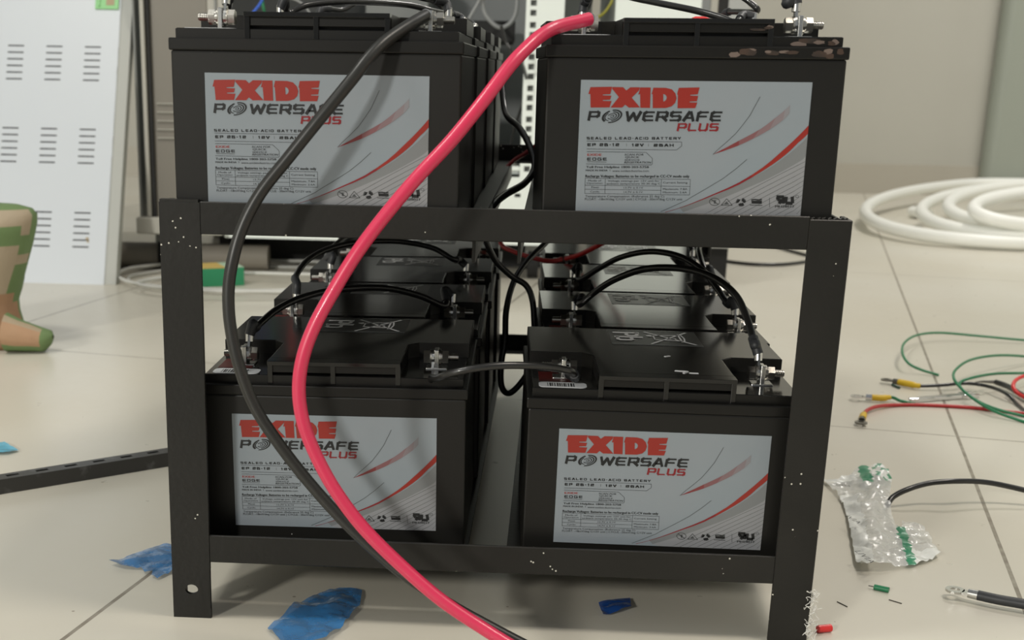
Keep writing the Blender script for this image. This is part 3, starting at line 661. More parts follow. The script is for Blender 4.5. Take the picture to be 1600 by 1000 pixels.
# the two heavy cables hanging in front of the rack
def heavy(name, label, b, side, mids, r, m):
    dv = Vector((-.93, -.30, .05)) if b == 'UL' else Vector((-.95, -.25, .04))
    mb, e = tlug(b, 0, side, dv, 6.2)
    pts = [e]+[AY(*p) for p in mids]; P = crom(pts, 10); o0 = empty(name, P[0]); tag(o0, label, 'cable')
    t = MB(); t.tube([p-P[0] for p in P], r, m, 16); t.build('sheath', o0)
    mb.v = [(x-P[0].x, y-P[0].y, z-P[0].z) for x, y, z in mb.v]; l = mb.build('cable_lug', o0); l['label'] = 'crimped metal cable lug'
    return o0
heavy('battery_cable', 'thick black cable looping down in front of the left batteries', 'UL', 1,
    [(640, 39, 14), (603, 64, -2), (575, 92, -12), (550, 124, -18), (500, 185, -24), (450, 247, -28), (408, 300, -32), (380, 352, -36), (364, 405, -40), (357, 455, -42), (360, 510, -44), (373, 570, -46), (398, 635, -46), (437, 695, -46), (490, 762, -46), (555, 832, -48), (625, 893, -52), (700, 943, -58), (770, 982, -66), (850, 1024, -76)], 3.65, M_cabbig)
heavy('battery_cable', 'thick pink-red cable looping down in front of the rack', 'UR', -1,
    [(872, 42, 16), (846, 55, 0), (820, 78, -12), (795, 105, -22), (755, 158, -34), (705, 220, -44), (652, 277, -52), (603, 335, -58), (560, 392, -64), (525, 448, -68), (492, 508, -72), (473, 560, -75), (467, 610, -77), (474, 660, -79), (494, 712, -80), (525, 768, -82), (568, 825, -84), (625, 882, -88), (690, 938, -94), (760, 985, -100), (830, 1028, -108)], 3.9, M_pink)

JG = 'short black jumper cables between lower batteries'
jumper('jumper_cable', 'black jumper cable crossing the gap between front lower batteries', [('LL', 0, 1, (0.02, -.45, -1)), ('LR', 0, -1, (.55, -.85, -.15))],
    [(674, 591, 24), (684, 591, 6), (705, 583, -4), (745, 575, -6), (790, 571, -2), (840, 572, 6), (875, 576, 16), (893, 581, 22)], 2.3, M_cab)
jumper('jumper_cable', 'black jumper cable arching from frontmost right terminal over second lower battery', [('LR', 0, 1, (-.30, .35, .9)), ('LR', 1, -1, (.62, .15, .6))],
    [(1180, 540, 60), (1168, 500, 80), (1150, 462, 100), (1115, 434, 120), (1068, 420, 145), (1010, 420, 170), (962, 436, 190), (930, 456, 205), (906, 476, 212)], 2.5, M_cab, JG)
jumper('jumper_cable', 'black jumper cable arching from second right terminal over third lower battery', [('LR', 1, 1, (-.30, .3, .9)), ('LR', 2, -1, (.62, .15, .6))],
    [(1138, 475, 235), (1118, 447, 250), (1095, 420, 265), (1060, 400, 285), (1015, 393, 310), (970, 402, 335), (935, 420, 360), (905, 437, 376)], 2.5, M_cab, JG)
jumper('jumper_cable', 'black jumper cable rising at the rear right lower batteries', [('LR', 2, 1, (-.3, .2, .95)), ('LR', 3, 1, (-.2, .3, .95))],
    [(1118, 452, 395), (1100, 418, 420), (1092, 392, 450), (1093, 380, 500)], 2.5, M_cab, JG)
jumper('jumper_cable', 'black jumper cable from frontmost left terminal across second lower left battery', [('LL', 0, -1, (.25, .25, .95)), ('LL', 1, 1, (-.75, .1, .55))],
    [(398, 512, 75), (432, 484, 110), (475, 464, 145), (530, 452, 175), (600, 450, 200), (655, 462, 215), (695, 478, 225)], 2.5, M_cab, JG)
jumper('jumper_cable', 'black jumper cable looping over the third lower left battery', [('LL', 1, -1, (.05, .2, 1)), ('LL', 2, 1, (-.75, .1, .6))],
    [(462, 432, 250), (480, 407, 280), (513, 389, 320), (560, 379, 360), (620, 377, 385), (675, 387, 395), (708, 405, 395)], 2.5, M_cab, JG)
jumper('jumper_cable', 'black jumper cable rising from third lower left battery behind the red cable', [('LL', 2, -1, (.25, .2, 1)), ('LL', 3, 1, (-.8, .1, .5))],
    [(510, 402, 420), (527, 380, 450), (560, 362, 500), (620, 355, 540), (670, 368, 560)], 2.5, M_cab, JG)
cable('cable_loop', 'thin black cable looped in the gap between lower rows', 'cable', [(752, 350, 300), (760, 378, 300), (775, 408, 305), (800, 432, 310), (822, 446, 312), (832, 470, 310), (835, 510, 306), (836, 555, 302), (820, 590, 298), (797, 614, 294), (784, 604, 292), (783, 570, 294), (789, 530, 300), (791, 485, 310), (802, 442, 330), (822, 410, 360), (852, 380, 400), (870, 360, 420)], 2.6, M_cab)
cable('black_wire', 'black cable bending down between the upper battery rows', 'cable', [(783, 120, 560), (790, 176, 520), (812, 200, 470), (829, 232, 430), (835, 262, 400), (820, 286, 360), (790, 304, 300), (770, 322, 260), (752, 355, 240)], 3.0, M_cab)
cable('red_wire', 'thin dark red wire slanting across the rear upper rail', 'wire', [(842, 224, 640), (820, 240, 640), (798, 255, 635), (770, 290, 600), (748, 326, 560), (735, 365, 520)], 2.2, M_redw)
cable('red_wire', 'red wire sagging between the lower rows to a rear terminal', 'wire', [(778, 352, 620), (783, 381, 600), (800, 392, 580), (830, 402, 560), (858, 408, 555), (878, 405, 560)], 2.4, M_redw)
cable('red_wire', 'bright red wire rising from a rear lower right terminal', 'wire', [(884, 404, 545), (905, 398, 530), (930, 386, 510), (955, 372, 490), (985, 352, 470)], 2.4, M_redb)
# cables leaving the upper terminals
jumper('jumper_cable', 'black jumper cable rising out of view from upper left terminal', [('UL', 0, -1, (.35, .25, .9)), ('UL', 1, 1, (-.5, .3, .9))],
    [(356, 12, 60), (370, -20, 80), (420, -60, 110), (520, -50, 150), (600, -25, 180), (655, -5, 200)], 2.4, M_cab)
jumper('jumper_cable', 'black jumper cable curving over the second upper left battery', [('UL', 1, -1, (.4, .2, .8)), ('UL', 2, 1, (-.7, .3, .5))],
    [(450, 20, 240), (480, 8, 250), (530, 3, 270), (590, 4, 300), (640, 8, 330), (680, 18, 350)], 2.4, M_cab)
jumper('jumper_cable', 'black jumper cable running over the rear upper left batteries', [('UL', 2, -1, (.4, .2, .8)), ('UL', 3, 1, (-.7, .3, .5))],
    [(535, 15, 420), (570, -2, 440), (620, -8, 460), (672, 0, 480), (700, 18, 520)], 2.4, M_cab)
jumper('jumper_cable', 'black jumper cable rising from frontmost upper right battery right terminal', [('UR', 0, 1, (-.25, .1, 1)), ('UR', 1, -1, (.2, .2, 1))],
    [(1230, 5, 48), (1222, -25, 60), (1180, -60, 90), (1080, -70, 140), (980, -50, 170), (930, -15, 195)], 2.6, M_cab)
jumper('jumper_cable', 'black jumper cable crossing above the upper right batteries', [('UR', 1, 1, (-.97, .05, .1)), ('UR', 2, -1, (.5, .2, .9))],
    [(1150, 36, 205), (1128, 28, 212), (1080, 15, 230), (1000, -1, 280), (950, -12, 320), (915, -8, 350)], 2.4, M_cab)
jumper('jumper_cable', 'black double cable dropping to a rear upper right terminal', [('UR', 2, 1, (0, .1, 1)), None],
    [(1182, 18, 330), (1172, 4, 330), (1155, -8, 335), (1130, -25, 345)], 2.4, M_cab)

# ------------------------------------------------------------------ room shell
def struct(mb, name, **k):
    o = mb.build(name, **k); o['kind'] = 'structure'; return o
mb = MB(); mb.add([(-3500, -6000, 0), (4200, -6000, 0), (4200, 3520, 0), (-3500, 3520, 0)], [(0, 1, 2, 3)], floor_material()); struct(mb, 'floor')
mb = MB(); mb.box(-3500, 4200, 3500, 3600, 0, 2800, M_wall); struct(mb, 'wall_back')
mb = MB(); mb.box(-3500, 2400, 3488, 3500.2, 0, 90, mat('skirting_tile', (.50, .47, .40, 1), .35)); struct(mb, 'baseboard_back')
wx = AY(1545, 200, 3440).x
mb = MB(); mb.box(wx, 4200, 3430, 3500, 0, 2800, M_wallshade); struct(mb, 'wall_shade_1', bevel=60, seg=8)  # added wall step whose darker colour imitates a shaded stretch of wall
M_w2 = mat('side_wall_paint', (.82, .81, .77, 1), .6)
mb = MB(); mb.box(-3600, -3500, -6000, 3600, 0, 2800, M_w2); struct(mb, 'wall_left')
mb = MB(); mb.box(4200, 4300, -6000, 3600, 0, 2800, M_w2); struct(mb, 'wall_right')

# ------------------------------------------------------------------ cabinets behind
cabn = empty('equipment_cabinet', (-405, 1500, 0)); tag(cabn, 'open white and grey equipment cabinet standing behind the battery rack', 'cabinet')
def cb(name, fn, bevel=1.5):
    mb = MB(); fn(mb); mb.v = [(x+405, y-1500, z) for x, y, z in mb.v]; return mb.build(name, cabn, bevel, 1)
XR0, XR1 = 240, 302
def base(mb):
    # white plate with long slots, built as strips round the openings
    zs = [63, 143, 149, 176]; xs = [-262, -190, -150, -90, -50, 10, 50, 110, 150, 205, 215, 233, 243, 302]
    for i in range(3):
        for j in range(len(xs)-1):
            if i == 1 and j % 2 == 1: mb.box(xs[j], xs[j+1], 1508, 1512, zs[i], zs[i+1], M_dark); continue
            mb.box(xs[j], xs[j+1], 1500, 1506, zs[i], zs[i+1], M_cabw)
    mb.box(-262, 302, 1506, 2080, 66, 70, M_cabg)
cb('base_plate', base, 0)
cb('back_panel', lambda mb: mb.box(-405, 382, 2080, 2090, 66, 1200, M_cabi))
cb('shelf', lambda mb: mb.box(-262, XR0, 1560, 2060, 176, 180, M_cabw))
def rpost(mb):
    # square-punched mounting strip then a plain flange
    z = 176; x0, x1, h0, h1 = XR0, XR0+24, XR0+7, XR0+17; k = 0
    mb.box(x0, h0, 1500, 1504, 176, 1200, M_cabw); mb.box(h1, XR1, 1500, 1504, 176, 1200, M_cabw)
    while z < 1195:
        gp = 6.2 if k % 3 else 9.5
        mb.box(h0, h1, 1500, 1504, z, z+gp, M_cabw); z += gp+9.2; k += 1
    mb.box(h0-2, h1+2, 1512, 1514, 176, 1200, M_cabg); mb.box(XR1-3, XR1, 1504, 2080, 66, 1200, M_cabw)
cb('mounting_post', rpost, 0)
cb('mounting_post', lambda mb: (mb.box(-283, -255, 1500, 1530, 90, 1200, M_bar2), mb.box(-270, -266, 1496, 1500, 90, 1200, M_cabg)))
def door(mb):
    mb.box(-395, -283, 1500, 1508, 90, 1200, M_beige)
    for i in range(5): z = 282-i*14; mb.box(-372, -284, 1496, 1501, z, z+2.2, M_bar2)
    mb.box(-393, -386, 1490, 1500, 96, 1200, M_bar2); mb.box(-383, -378, 1492, 1500, 96, 1200, M_dark)
cb('louvred_door', door, 1)
cb('bottom_bar', lambda mb: (mb.box(-410, -262, 1480, 1500, 68, 96, M_bar2)), 2)
cb('side_panel', lambda mb: mb.box(-408, -404, 1500, 2080, 66, 1200, M_cabg))
cb('top_panel', lambda mb: mb.box(-408, 302, 1500, 2090, 1200, 1206, M_cabg))
cb('equipment_shelf', lambda mb: (mb.box(-255, -60, 1640, 2040, 330, 372, M_cabi), mb.box(0, 225, 1680, 2040, 395, 430, M_dark), mb.box(-60, 60, 1900, 2070, 300, 520, M_cabg)))
cb('lower_tray', lambda mb: (mb.box(-262, XR0, 1500, 1506, 186, 194, M_cabw), mb.box(60, 200, 1620, 1900, 182, 300, M_cabg)))
for x in (-380, -60, 270):
    for y in (1560, 2020): cb('castor', lambda mb, x=x, y=y: (mb.cyl((x-9, y, 26), (x+9, y, 26), 26, 26, M_dark, 20), mb.box(x-14, x+14, y-14, y+14, 44, 66, M_cabg)), 0)
cb('underside_shade', lambda mb: mb.box(-300, 300, 1640, 1646, 6, 63, M_dark), 0)  # dark sheet added to stand for the shade under the cabinet

cab2 = empty('steel_cabinet', (382, 1500, 0)); tag(cab2, 'pale steel cabinet with an open side standing behind the right batteries', 'cabinet')
def c2(name, fn, bevel=1.5):
    mb = MB(); fn(mb); mb.v = [(x-382, y-1500, z) for x, y, z in mb.v]; return mb.build(name, cab2, bevel, 1)
c2('door', lambda mb: mb.box(384, 522, 1500, 1510, 66, 1200, M_cabw))
c2('door_frame', lambda mb: (mb.box(522, 536, 1500, 1530, 66, 1200, M_cabi), mb.box(536, 548, 1500, 1530, 66, 1200, M_bar2), mb.box(548, 564, 1500, 1530, 66, 1200, M_dark)))
c2('side_panel', lambda mb: mb.box(564, 598, 1500, 1900, 66, 1200, mat('pale_grey_paint', (.42, .43, .42, 1), .4)))
c2('plinth', lambda mb: mb.box(384, 598, 1510, 1900, 0, 66, M_dark))
c2('body', lambda mb: mb.box(386, 564, 1530, 1900, 66, 1200, M_cabi))
YB = 1540
cable('grey_cable', 'grey cable loop hanging inside the equipment cabinet', 'cable', [(752, -40, 1600), (754, 5, 1600), (760, 25, 1600), (778, 42, 1600), (795, 38, 1600), (806, 20, 1600), (808, -10, 1600), (800, -50, 1600)], 3.6, M_grw)
cable('grey_wire', 'grey wire slanting down inside the cabinet behind the left batteries', 'wire', [(757, -20, 1590), (748, 2, 1590), (735, 25, 1590), (722, 50, 1590)], 2.4, M_grw)
cable('grey_wire', 'pale thin wires hanging at top behind the left batteries', 'wire', [(430, -10, 1400), (470, 4, 1400), (490, 30, 1400)], 1.6, M_grw)
cable('blue_wire', 'blue wire hanging behind the upper left battery', 'wire', [(414, -8, 1450), (405, 8, 1450), (394, 22, 1450), (385, 40, 1450)], 2.2, M_blue)
cable('green_wire', 'green wire hanging beside the blue wire behind the batteries', 'wire', [(408, -10, 1470), (411, 8, 1470), (414, 24, 1470), (416, 45, 1470)], 2.4, M_grn)
cable('red_wire', 'bright red wire hanging straight down behind the upper left battery', 'wire', [(443, -15, 1450), (444, 10, 1450), (444.5, 40, 1450)], 3.2, M_redb)
cable('yellow_wire', 'yellow-green wire inside the dark cabinet opening', 'wire', [(958, -2, 1590), (953, 8, 1590), (944, 20, 1590), (930, 30, 1590), (915, 42, 1590)], 2.4, M_yelw)
cable('black_wire', 'black wires hanging in the dark opening beside yellow wire', 'wire', [(925, -20, 1585), (922, 4, 1585), (914, 20, 1585), (910, 60, 1585), (908, 200, 1585), (912, 330, 1585), (930, 395, 1590), FZ(960, 428, 4.5)], 4, M_cab)
cable('black_wire', 'black wire hanging beside punched white post', 'wire', [(783, 40, 1400), (790, 65, 1400), (802, 82, 1400), (815, 96, 1440), (822, 140, 1530), Vector((226, 1570, 240)), Vector((222, 1580, 184))], 2.6, M_cab)
mb = MB(); P = AY(792, 262, 1580); mb.box(-14, 10, -8, 8, -8, 10, M_redb); o = mb.build('red_connector', None, 2); o.location = Vector((P.x, P.y, 188))*S; tag(o, 'red cable connector resting in the cabinet behind the rack', 'connector')
mb = MB(); mb.tube(crom([(-26, 0, 0), (-10, 2, 14), (8, 0, 4), (22, 4, 10)], 6), 9, M_bar2, 10); o = mb.build('taped_joint'); P = AY(785, 288, 1570); o.location = Vector((P.x, P.y, 189))*S; tag(o, 'beige taped cable joint lying in the cabinet bottom', 'cable joint')
# red cap on a rear battery terminal
P = T('UR', 2, 1, 0); P = AY(1095, 24, 430)
mb = MB(); mb.box(-8, 8, -6, 6, 0, 17, M_redb); o = mb.build('terminal_cap', None, 3.5); o.location = Vector((P.x, P.y, 254.1+BH-.1))*S; tag(o, 'bright red plastic cap on top of rear upper right battery', 'cap')

# leaning perforated side panel
B = FZ(163, 445); TH = math.radians(22)
def cut_panel():
    mb = MB(); W_, Hh, t = 620, 900, 14
    us = [0]; slots_u = []
    for g_ in range(6):
        for k in range(6): slots_u.append(62+g_*141+k*11.4)
    xs = [-W_]
    cols = [(-57-65*i, -30-65*i) for i in range(9)][::-1]
    for a, b in cols: xs += [a, b]
    xs += [0]
    U = [0]
    for u in slots_u: U += [u-1.15, u+1.15]
    U += [Hh]
    for i in range(len(U)-1):
        for j in range(len(xs)-1):
            if i % 2 == 1 and j % 2 == 1: continue
            mb.add([(xs[j], 0, U[i]), (xs[j+1], 0, U[i]), (xs[j+1], 0, U[i+1]), (xs[j], 0, U[i+1])], [(0, 1, 2, 3)], M_panel)
    mb.box(-W_, 0, 9, 9.4, 0, Hh, M_dark)
    return mb, W_, Hh, t
mb, W_, Hh, t = cut_panel()
pan = empty('perforated_panel', B); pan.rotation_euler = (-TH, 0, 0); tag(pan, 'pale grey slotted cabinet side panel leaning behind the brown sack', 'panel')
o = mb.build('slotted_sheet', pan)
mb = MB(); mb.box(-1, 1.2, 0, 22, 0, Hh, M_pedge); mb.box(-W_, 0, 2, 22, 0, 2, M_pedge); mb.box(-20, -1, 20, 22, 2, Hh, M_pedge); mb.build('folded_rim', pan)
mb = MB(); mb.box(-8, 10, .1, 21, 0, Hh, M_pedge); mb.v = [(x+9, y, z) for x, y, z in mb.v]
mb.build('edge_flange', pan, 1)
mb = MB(); mb.cyl((-33, -.8, 76), (-33, .2, 76), 2.6, 2.6, M_stain, 10); mb.cyl((-31.5, -.7, 71), (-31.5, .2, 71), 1.8, 1.8, M_stain, 8); o = mb.build('tan_spot', pan); o['label'] = 'tan blob of glue on a slot'
for nm, bx in (('panel_clip', (-43, -4)),):
    mb = MB(); mb.box(bx[0], bx[1], -3, 0, 466, 520, M_clip); mb.box(bx[0]+5, bx[0]+8, -5, -3, 470, 520, M_clip); mb.box(bx[0]+18, bx[0]+32, -3.4, -3.02, 472, 520, M_stain)
    mb.box(1.4, 17, 3, 20, 466, 520, M_clip)
    o = mb.build(nm, pan, 1.5, 2); o['label'] = 'bright green plastic clip'

# ------------------------------------------------------------------ things on the floor
def fcable(name, label, cat, pts, r, m, **k):   # points (px, py, height)
    return cable(name, label, cat, [FZ(*((p[0], p[1])+((p[2],) if len(p) > 2 else (r,)))) for p in pts], r, m, **k)
for i, (cx, cy, rx, ry) in enumerate(((1652, 331, 300, 50), (1668, 330, 228, 42), (1660, 322, 178, 35), (1700, 326, 178, 30))):
    P = []
    for j in range(40):
        a = 2*math.pi*j/40; ex = cx+rx*math.cos(a); ey = cy+ry*math.sin(a); zz = 16+34*(1-math.sin(a))*.9*(.55+.15*i)+i*11
        v = FZ(ex, ey, zz)
        v.y = min(v.y, 3395 - i*8); P.append(v)
    if i == 0: PC = P; continue
    PC += P
coil = empty('conduit_coil', PC[0]); tag(coil, 'coil of thick white plastic conduit on the floor by the wall', 'conduit')
for i in range(4):
    mb = MB(); mb.tube([p-PC[0] for p in crom(PC[i*40:(i+1)*40], 3, True)], 14.5, M_cond, 16); mb.build('conduit_loop', coil)
mb = MB(); a, b = FZ(1425, 331, 15), FZ(1452, 335, 15); mb.cyl(a-PC[0], b-PC[0], 14.5, 14.5, M_cond, 16); mb.build('conduit_end', coil)

fcable('green_wire', 'green wire hooked into a curve, uppermost on the floor right', 'wire', [(1640, 534), (1595, 531, 5), (1530, 525, 8), (1468, 520, 12), (1432, 524, 14), (1413, 536, 16), (1410, 552, 18), (1420, 568, 12), (1440, 578, 6), (1467, 586)], 1.6, M_grn)
fcable('green_wire', 'green wire with wide loop beside the yellow taped lug', 'wire', [(1640, 562), (1590, 556, 14), (1550, 556, 22), (1515, 563, 26), (1494, 577, 28), (1490, 590, 26), (1502, 607, 18), (1525, 626, 10), (1555, 643, 6), (1600, 659), (1640, 670)], 1.6, M_grn)
fcable('green_wire', 'green wire bending under the loop and off right', 'wire', [(1640, 582), (1600, 583, 16), (1555, 584, 20), (1520, 590, 22), (1500, 598, 18), (1505, 610, 12), (1530, 628, 8), (1560, 640, 5), (1600, 650), (1640, 660)], 1.6, M_grn)
fcable('black_wire', 'black wire ending in yellow tape and dark ring lug', 'wire', [(1404, 597, 5), (1420, 600, 5), (1438, 603, 5), (1470, 602, 6), (1510, 599, 8), (1545, 604, 8), (1572, 615, 8), (1590, 632), (1615, 655), (1640, 680)], 2.0, M_cab, sleeves=((0, 26, M_yel, 1.8),), lugs=((0, ZN, M_lugdark, 6.5),))
fcable('green_wire', 'short green wire ending in yellow tape and ring lug', 'wire', [(1362, 621, 5), (1378, 622, 5), (1394, 621, 5), (1406, 626, 4), (1418, 629), (1430, 631)], 1.8, M_grn, sleeves=((0, 21, M_yel, 1.8),), lugs=((0, ZN, M_chrome, 7),))
fcable('red_wire', 'long red wire ending in yellow tape and flat ring lug', 'wire', [(1347, 655, 3.2), (1349, 649, 3.6), (1355, 641, 4), (1372, 635, 4), (1400, 633), (1450, 633), (1520, 637), (1580, 644), (1640, 650)], 2.1, M_redw, sleeves=((0, 20, M_yel, 1.8),), lugs=((0, ZN, M_lugdark, 6.5),))
fcable('red_wire', 'red wire curling at the right edge of the floor', 'wire', [(1650, 582, 20), (1612, 585, 22), (1590, 592, 20), (1583, 603, 16), (1591, 615, 10), (1612, 626)], 2.2, M_redb)
fcable('black_wire', 'black wire with bare stripped end beside red curl', 'wire', [(1556, 597, 6), (1575, 604, 6), (1600, 619, 5), (1640, 640)], 3.2, M_cab, lugs=())
mb = MB(); mb.tube([(0, 0, 0), (-14, 5, -1), (-22, 6, -2)], [2.2, 1.4, .4], M_lugdark, 8); o = mb.build('bare_wire_end'); o.location = FZ(1556, 597, 5)*S; tag(o, 'bare copper strand end beside the red wire curl', 'wire end')
fcable('black_cable', 'black cable arching from the plastic bag to the right edge', 'cable', [(1386, 790, 4), (1396, 776, 10), (1420, 764, 16), (1452, 755, 20), (1490, 752, 22), (1535, 753, 20), (1580, 761, 16), (1640, 776, 10)], 2.4, M_cab)
fcable('black_cable', 'black cable with heat shrink and ring lug at lower right', 'cable', [(1528, 930, 6), (1560, 937, 6), (1600, 944, 6), (1660, 956, 6)], 3.6, M_sleeve, lugs=((0, ZN, M_bar2 and M_tin, 6.5),))
fcable('black_cable', 'black cable looping on the floor behind the right rack leg', 'cable', [(1104, 403, 3), (1140, 409, 3), (1180, 413, 3), (1225, 413, 3), (1265, 408, 3), (1280, 403, 3), (1262, 399, 3), (1232, 391, 3), (1200, 381, 3), (1170, 374, 3)], 3.4, M_cab)
# spanner
sp = MB()
A = FZ(1420, 625, 3); Bv = FZ(1517, 617, 3); d = (Bv-A); L = d.length; d.normalize(); s_ = Vector((-d.y, d.x, 0))
def pl(pts, z0, z1, m): sp.prism([((A+d*u+s_*v).x-A.x, (A+d*u+s_*v).y-A.y) for u, v in pts], z0, z1, m)
pl([(0, -1.6), (10, -4.6), (L-16, -4.6), (L-16, 4.6), (10, 4.6), (0, 1.6)], 0, 4.5, M_chrome)
pl([(L-16, -4.6), (L-12, -7.5), (L-2, -8.5), (L+6, -7), (L+6, -3.6), (L-5, -3.4), (L-5, 3.4), (L+6, 3.6), (L+6, 7), (L-2, 8.5), (L-12, 7.5), (L-16, 3.8)], -.4, 5, M_chrome)
o = sp.build('open_end_spanner', None, .6); o.location = Vector((A.x, A.y, .6))*S; tag(o, 'small chrome open-ended spanner lying among the wires', 'spanner')

# small scraps
def scrap(name, label, a, b, r, m, core=None):
    P, Q = FZ(*a, r), FZ(*b, r); mb = MB(); mb.cyl((0, 0, 0), Q-P, r, r, m, 12)
    if core: dd = (P-Q).normalized(); mb.cyl((0, 0, 0), dd*4, .5, .4, core, 8)
    o = mb.build(name); o.location = P*S; tag(o, label, 'offcut'); return o
scrap('wire_offcut', 'short green wire offcut on the floor below the plastic bag', (1366, 917), (1389, 922), 2.0, M_grn, M_lugdark)
scrap('wire_offcut', 'short red wire offcut on the floor by the right rack leg', (1278, 983), (1298, 981), 2.6, M_redb)
scrap('wire_offcut', 'short dark green scrap between the ring lugs', (1394, 601), (1405, 606), 1.5, mat('dark_green_scrap', (.03, .07, .05, 1), .5))
for lb, a, b in (('thin bare metal strand below the green offcut', (1389, 937), (1409, 943)), ('thin bare metal strand left of the green offcut', (1308, 940), (1324, 948))):
    scrap('metal_strand', lb, a, b, .35, M_lugdark)
# lint on the foot of the right front leg
r3 = random.Random(4); mb = MB()
base_ = AY(1262, 945, 6)
for i in range(48):
    zz = r3.random()**1.3*34; P0 = Vector((RW+1+r3.uniform(-2, 2.5), r3.uniform(-3, 4), 2+zz)); pts = [P0]
    for j in range(5): pts.append(pts[-1]+Vector((r3.uniform(-2.4, 2.2), r3.uniform(-1.5, 1.5), r3.uniform(-2.2, 2.2))))
    mb.tube([Vector((p.x, p.y, max(p.z, .4))) for p in crom(pts, 2)], .22, M_lint, 4)
o = mb.build('lint_tuft'); tag(o, 'tuft of white fibre lint caught on the right front leg', 'lint', None, 'stuff')

# crumpled film
def film(name, label, cat, outline, m, amp=8, lift=1.0, seed=0, cuts=6, build=True, zs=None, freq=.03):
    P = [FZ(p[0], p[1], 0) for p in outline]; c = sum(P, Vector())/len(P)
    bm = bmesh.new(); vs = [bm.verts.new((p-c)) for p in P]
    bm.faces.new(vs); bmesh.ops.triangulate(bm, faces=bm.faces[:])
    for _ in range(cuts):
        long = [e for e in bm.edges if e.calc_length() > 5.0]
        if not long: break
        bmesh.ops.subdivide_edges(bm, edges=long, cuts=1, use_grid_fill=False); bmesh.ops.triangulate(bm, faces=[f for f in bm.faces if len(f.verts) > 3])
    mb = MB()
    for v in bm.verts:
        q = Vector((v.co.x*freq+seed*7.1, v.co.y*freq, seed)); h = abs(noise.noise(q))*amp*1.6+abs(noise.noise(q*3.1))*amp*.5
        px, py = PX(v.co+c); hz = zs(px, py) if zs else 0
        v.co.z = lift+h+hz
    bm.verts.index_update(); vv = [v.co.copy() for v in bm.verts]; ff = [[v.index for v in f.verts] for f in bm.faces]; bm.free()
    mb.add(vv, ff, m if not callable(m) else M_bag, True)
    if callable(m):
        mb.mi = []; mb.mats = []
        for f in ff:
            q = sum((vv[i] for i in f), Vector())/3; px, py = PX(Vector((q.x, q.y, 0))+c); mb.mi.append(mb.mid(m(px, py)))
    if not build: return mb, c
    o = mb.build(name); o.location = Vector((c.x, c.y, .3))*S; tag(o, label, cat); return o
film('plastic_film', 'crumpled blue plastic film beside the left front rack leg', 'film', [(170, 884), (200, 873), (232, 862), (256, 853), (275, 856), (285, 880), (268, 897), (246, 907), (236, 903), (239, 897), (226, 898), (221, 891), (195, 890)], M_film, 3.6, seed=1, freq=.05)
film('plastic_film', 'blue plastic film lying in front under the rack shadow', 'film', [(418, 986), (460, 950), (500, 930), (530, 922), (566, 925), (562, 950), (548, 965), (536, 985), (520, 994), (510, 1006), (480, 1010), (440, 1006)], M_film, 3.6, seed=2, freq=.04)
film('plastic_film', 'small dark blue film scrap under the rack, right of centre', 'film', [(935, 946), (958, 940), (984, 938), (986, 955), (965, 961), (942, 965)], M_filmd, 3, seed=3)
film('plastic_film', 'pale blue film scrap at the left edge of the photo', 'film', [(-25, 697), (8, 694), (16, 700), (30, 706), (14, 711), (-25, 712)], mat('pale_blue_film', (.08, .42, .60, 1), .2, alpha=.9), 4, seed=4)
def bagm(px, py):
    if 1282 < px < 1336 and 760 > py > 747: return M_bagw
    if abs((px-1352)-(py-755)*.4) < 8 and py < 766: return M_bagg
    if px > 1362 and py < 758: return M_bagw if (int(px/6)+int(py/5)) % 3 else M_bagg
    if abs(px-(1408+(py-838)*.33)) < 7 and py > 832: return M_bagg
    if px > 1424 and py > 866: return M_bagw
    if px < 1350+(py-830)*.25 and py > 780: return M_bagw
    return M_bag
bagout = [(1284, 752), (1300, 756), (1320, 748), (1345, 742), (1368, 737), (1385, 740), (1393, 752), (1391, 770), (1388, 788), (1392, 808), (1399, 826), (1408, 836), (1409, 820), (1428, 827), (1444, 830), (1456, 846), (1456, 858), (1469, 872), (1452, 880), (1425, 888), (1380, 894), (1344, 894), (1336, 884), (1332, 862), (1328, 838), (1323, 812), (1316, 790), (1307, 775), (1296, 765)]
bg = empty('plastic_bag', FZ(1375, 830)); tag(bg, 'crumpled clear plastic bag with green and white print on the floor', 'bag')
mb, c_ = film('x', '', '', bagout, bagm, 5, build=False, seed=5, zs=lambda px, py: 5*math.exp(-((px-1362)/25)**2), freq=.06)
o = mb.build('bag_film', bg); o.location = (c_-FZ(1375, 830)+Vector((0, 0, .3)))*S
for body, (x, y), hh, ww, ang in (('LIVIA', (1352, 870), 5, 26, -1.36), ('IVIA', (1334, 812), 4.5, 19, -1.25), ('LIVIA', (1318, 758), 5, 12, -.45)):
    vs, fs = text_geo(body); mb = MB(); P = FZ(x, y, 12); ca, sa = math.cos(ang), math.sin(ang)
    mb.add([((u-.5)*ww*ca-(v-.5)*hh*sa, (u-.5)*ww*sa+(v-.5)*hh*ca, 0) for u, v in vs], fs, M_ink)
    o = mb.build('bag_lettering', bg); o.location = (P-FZ(1375, 830))*S

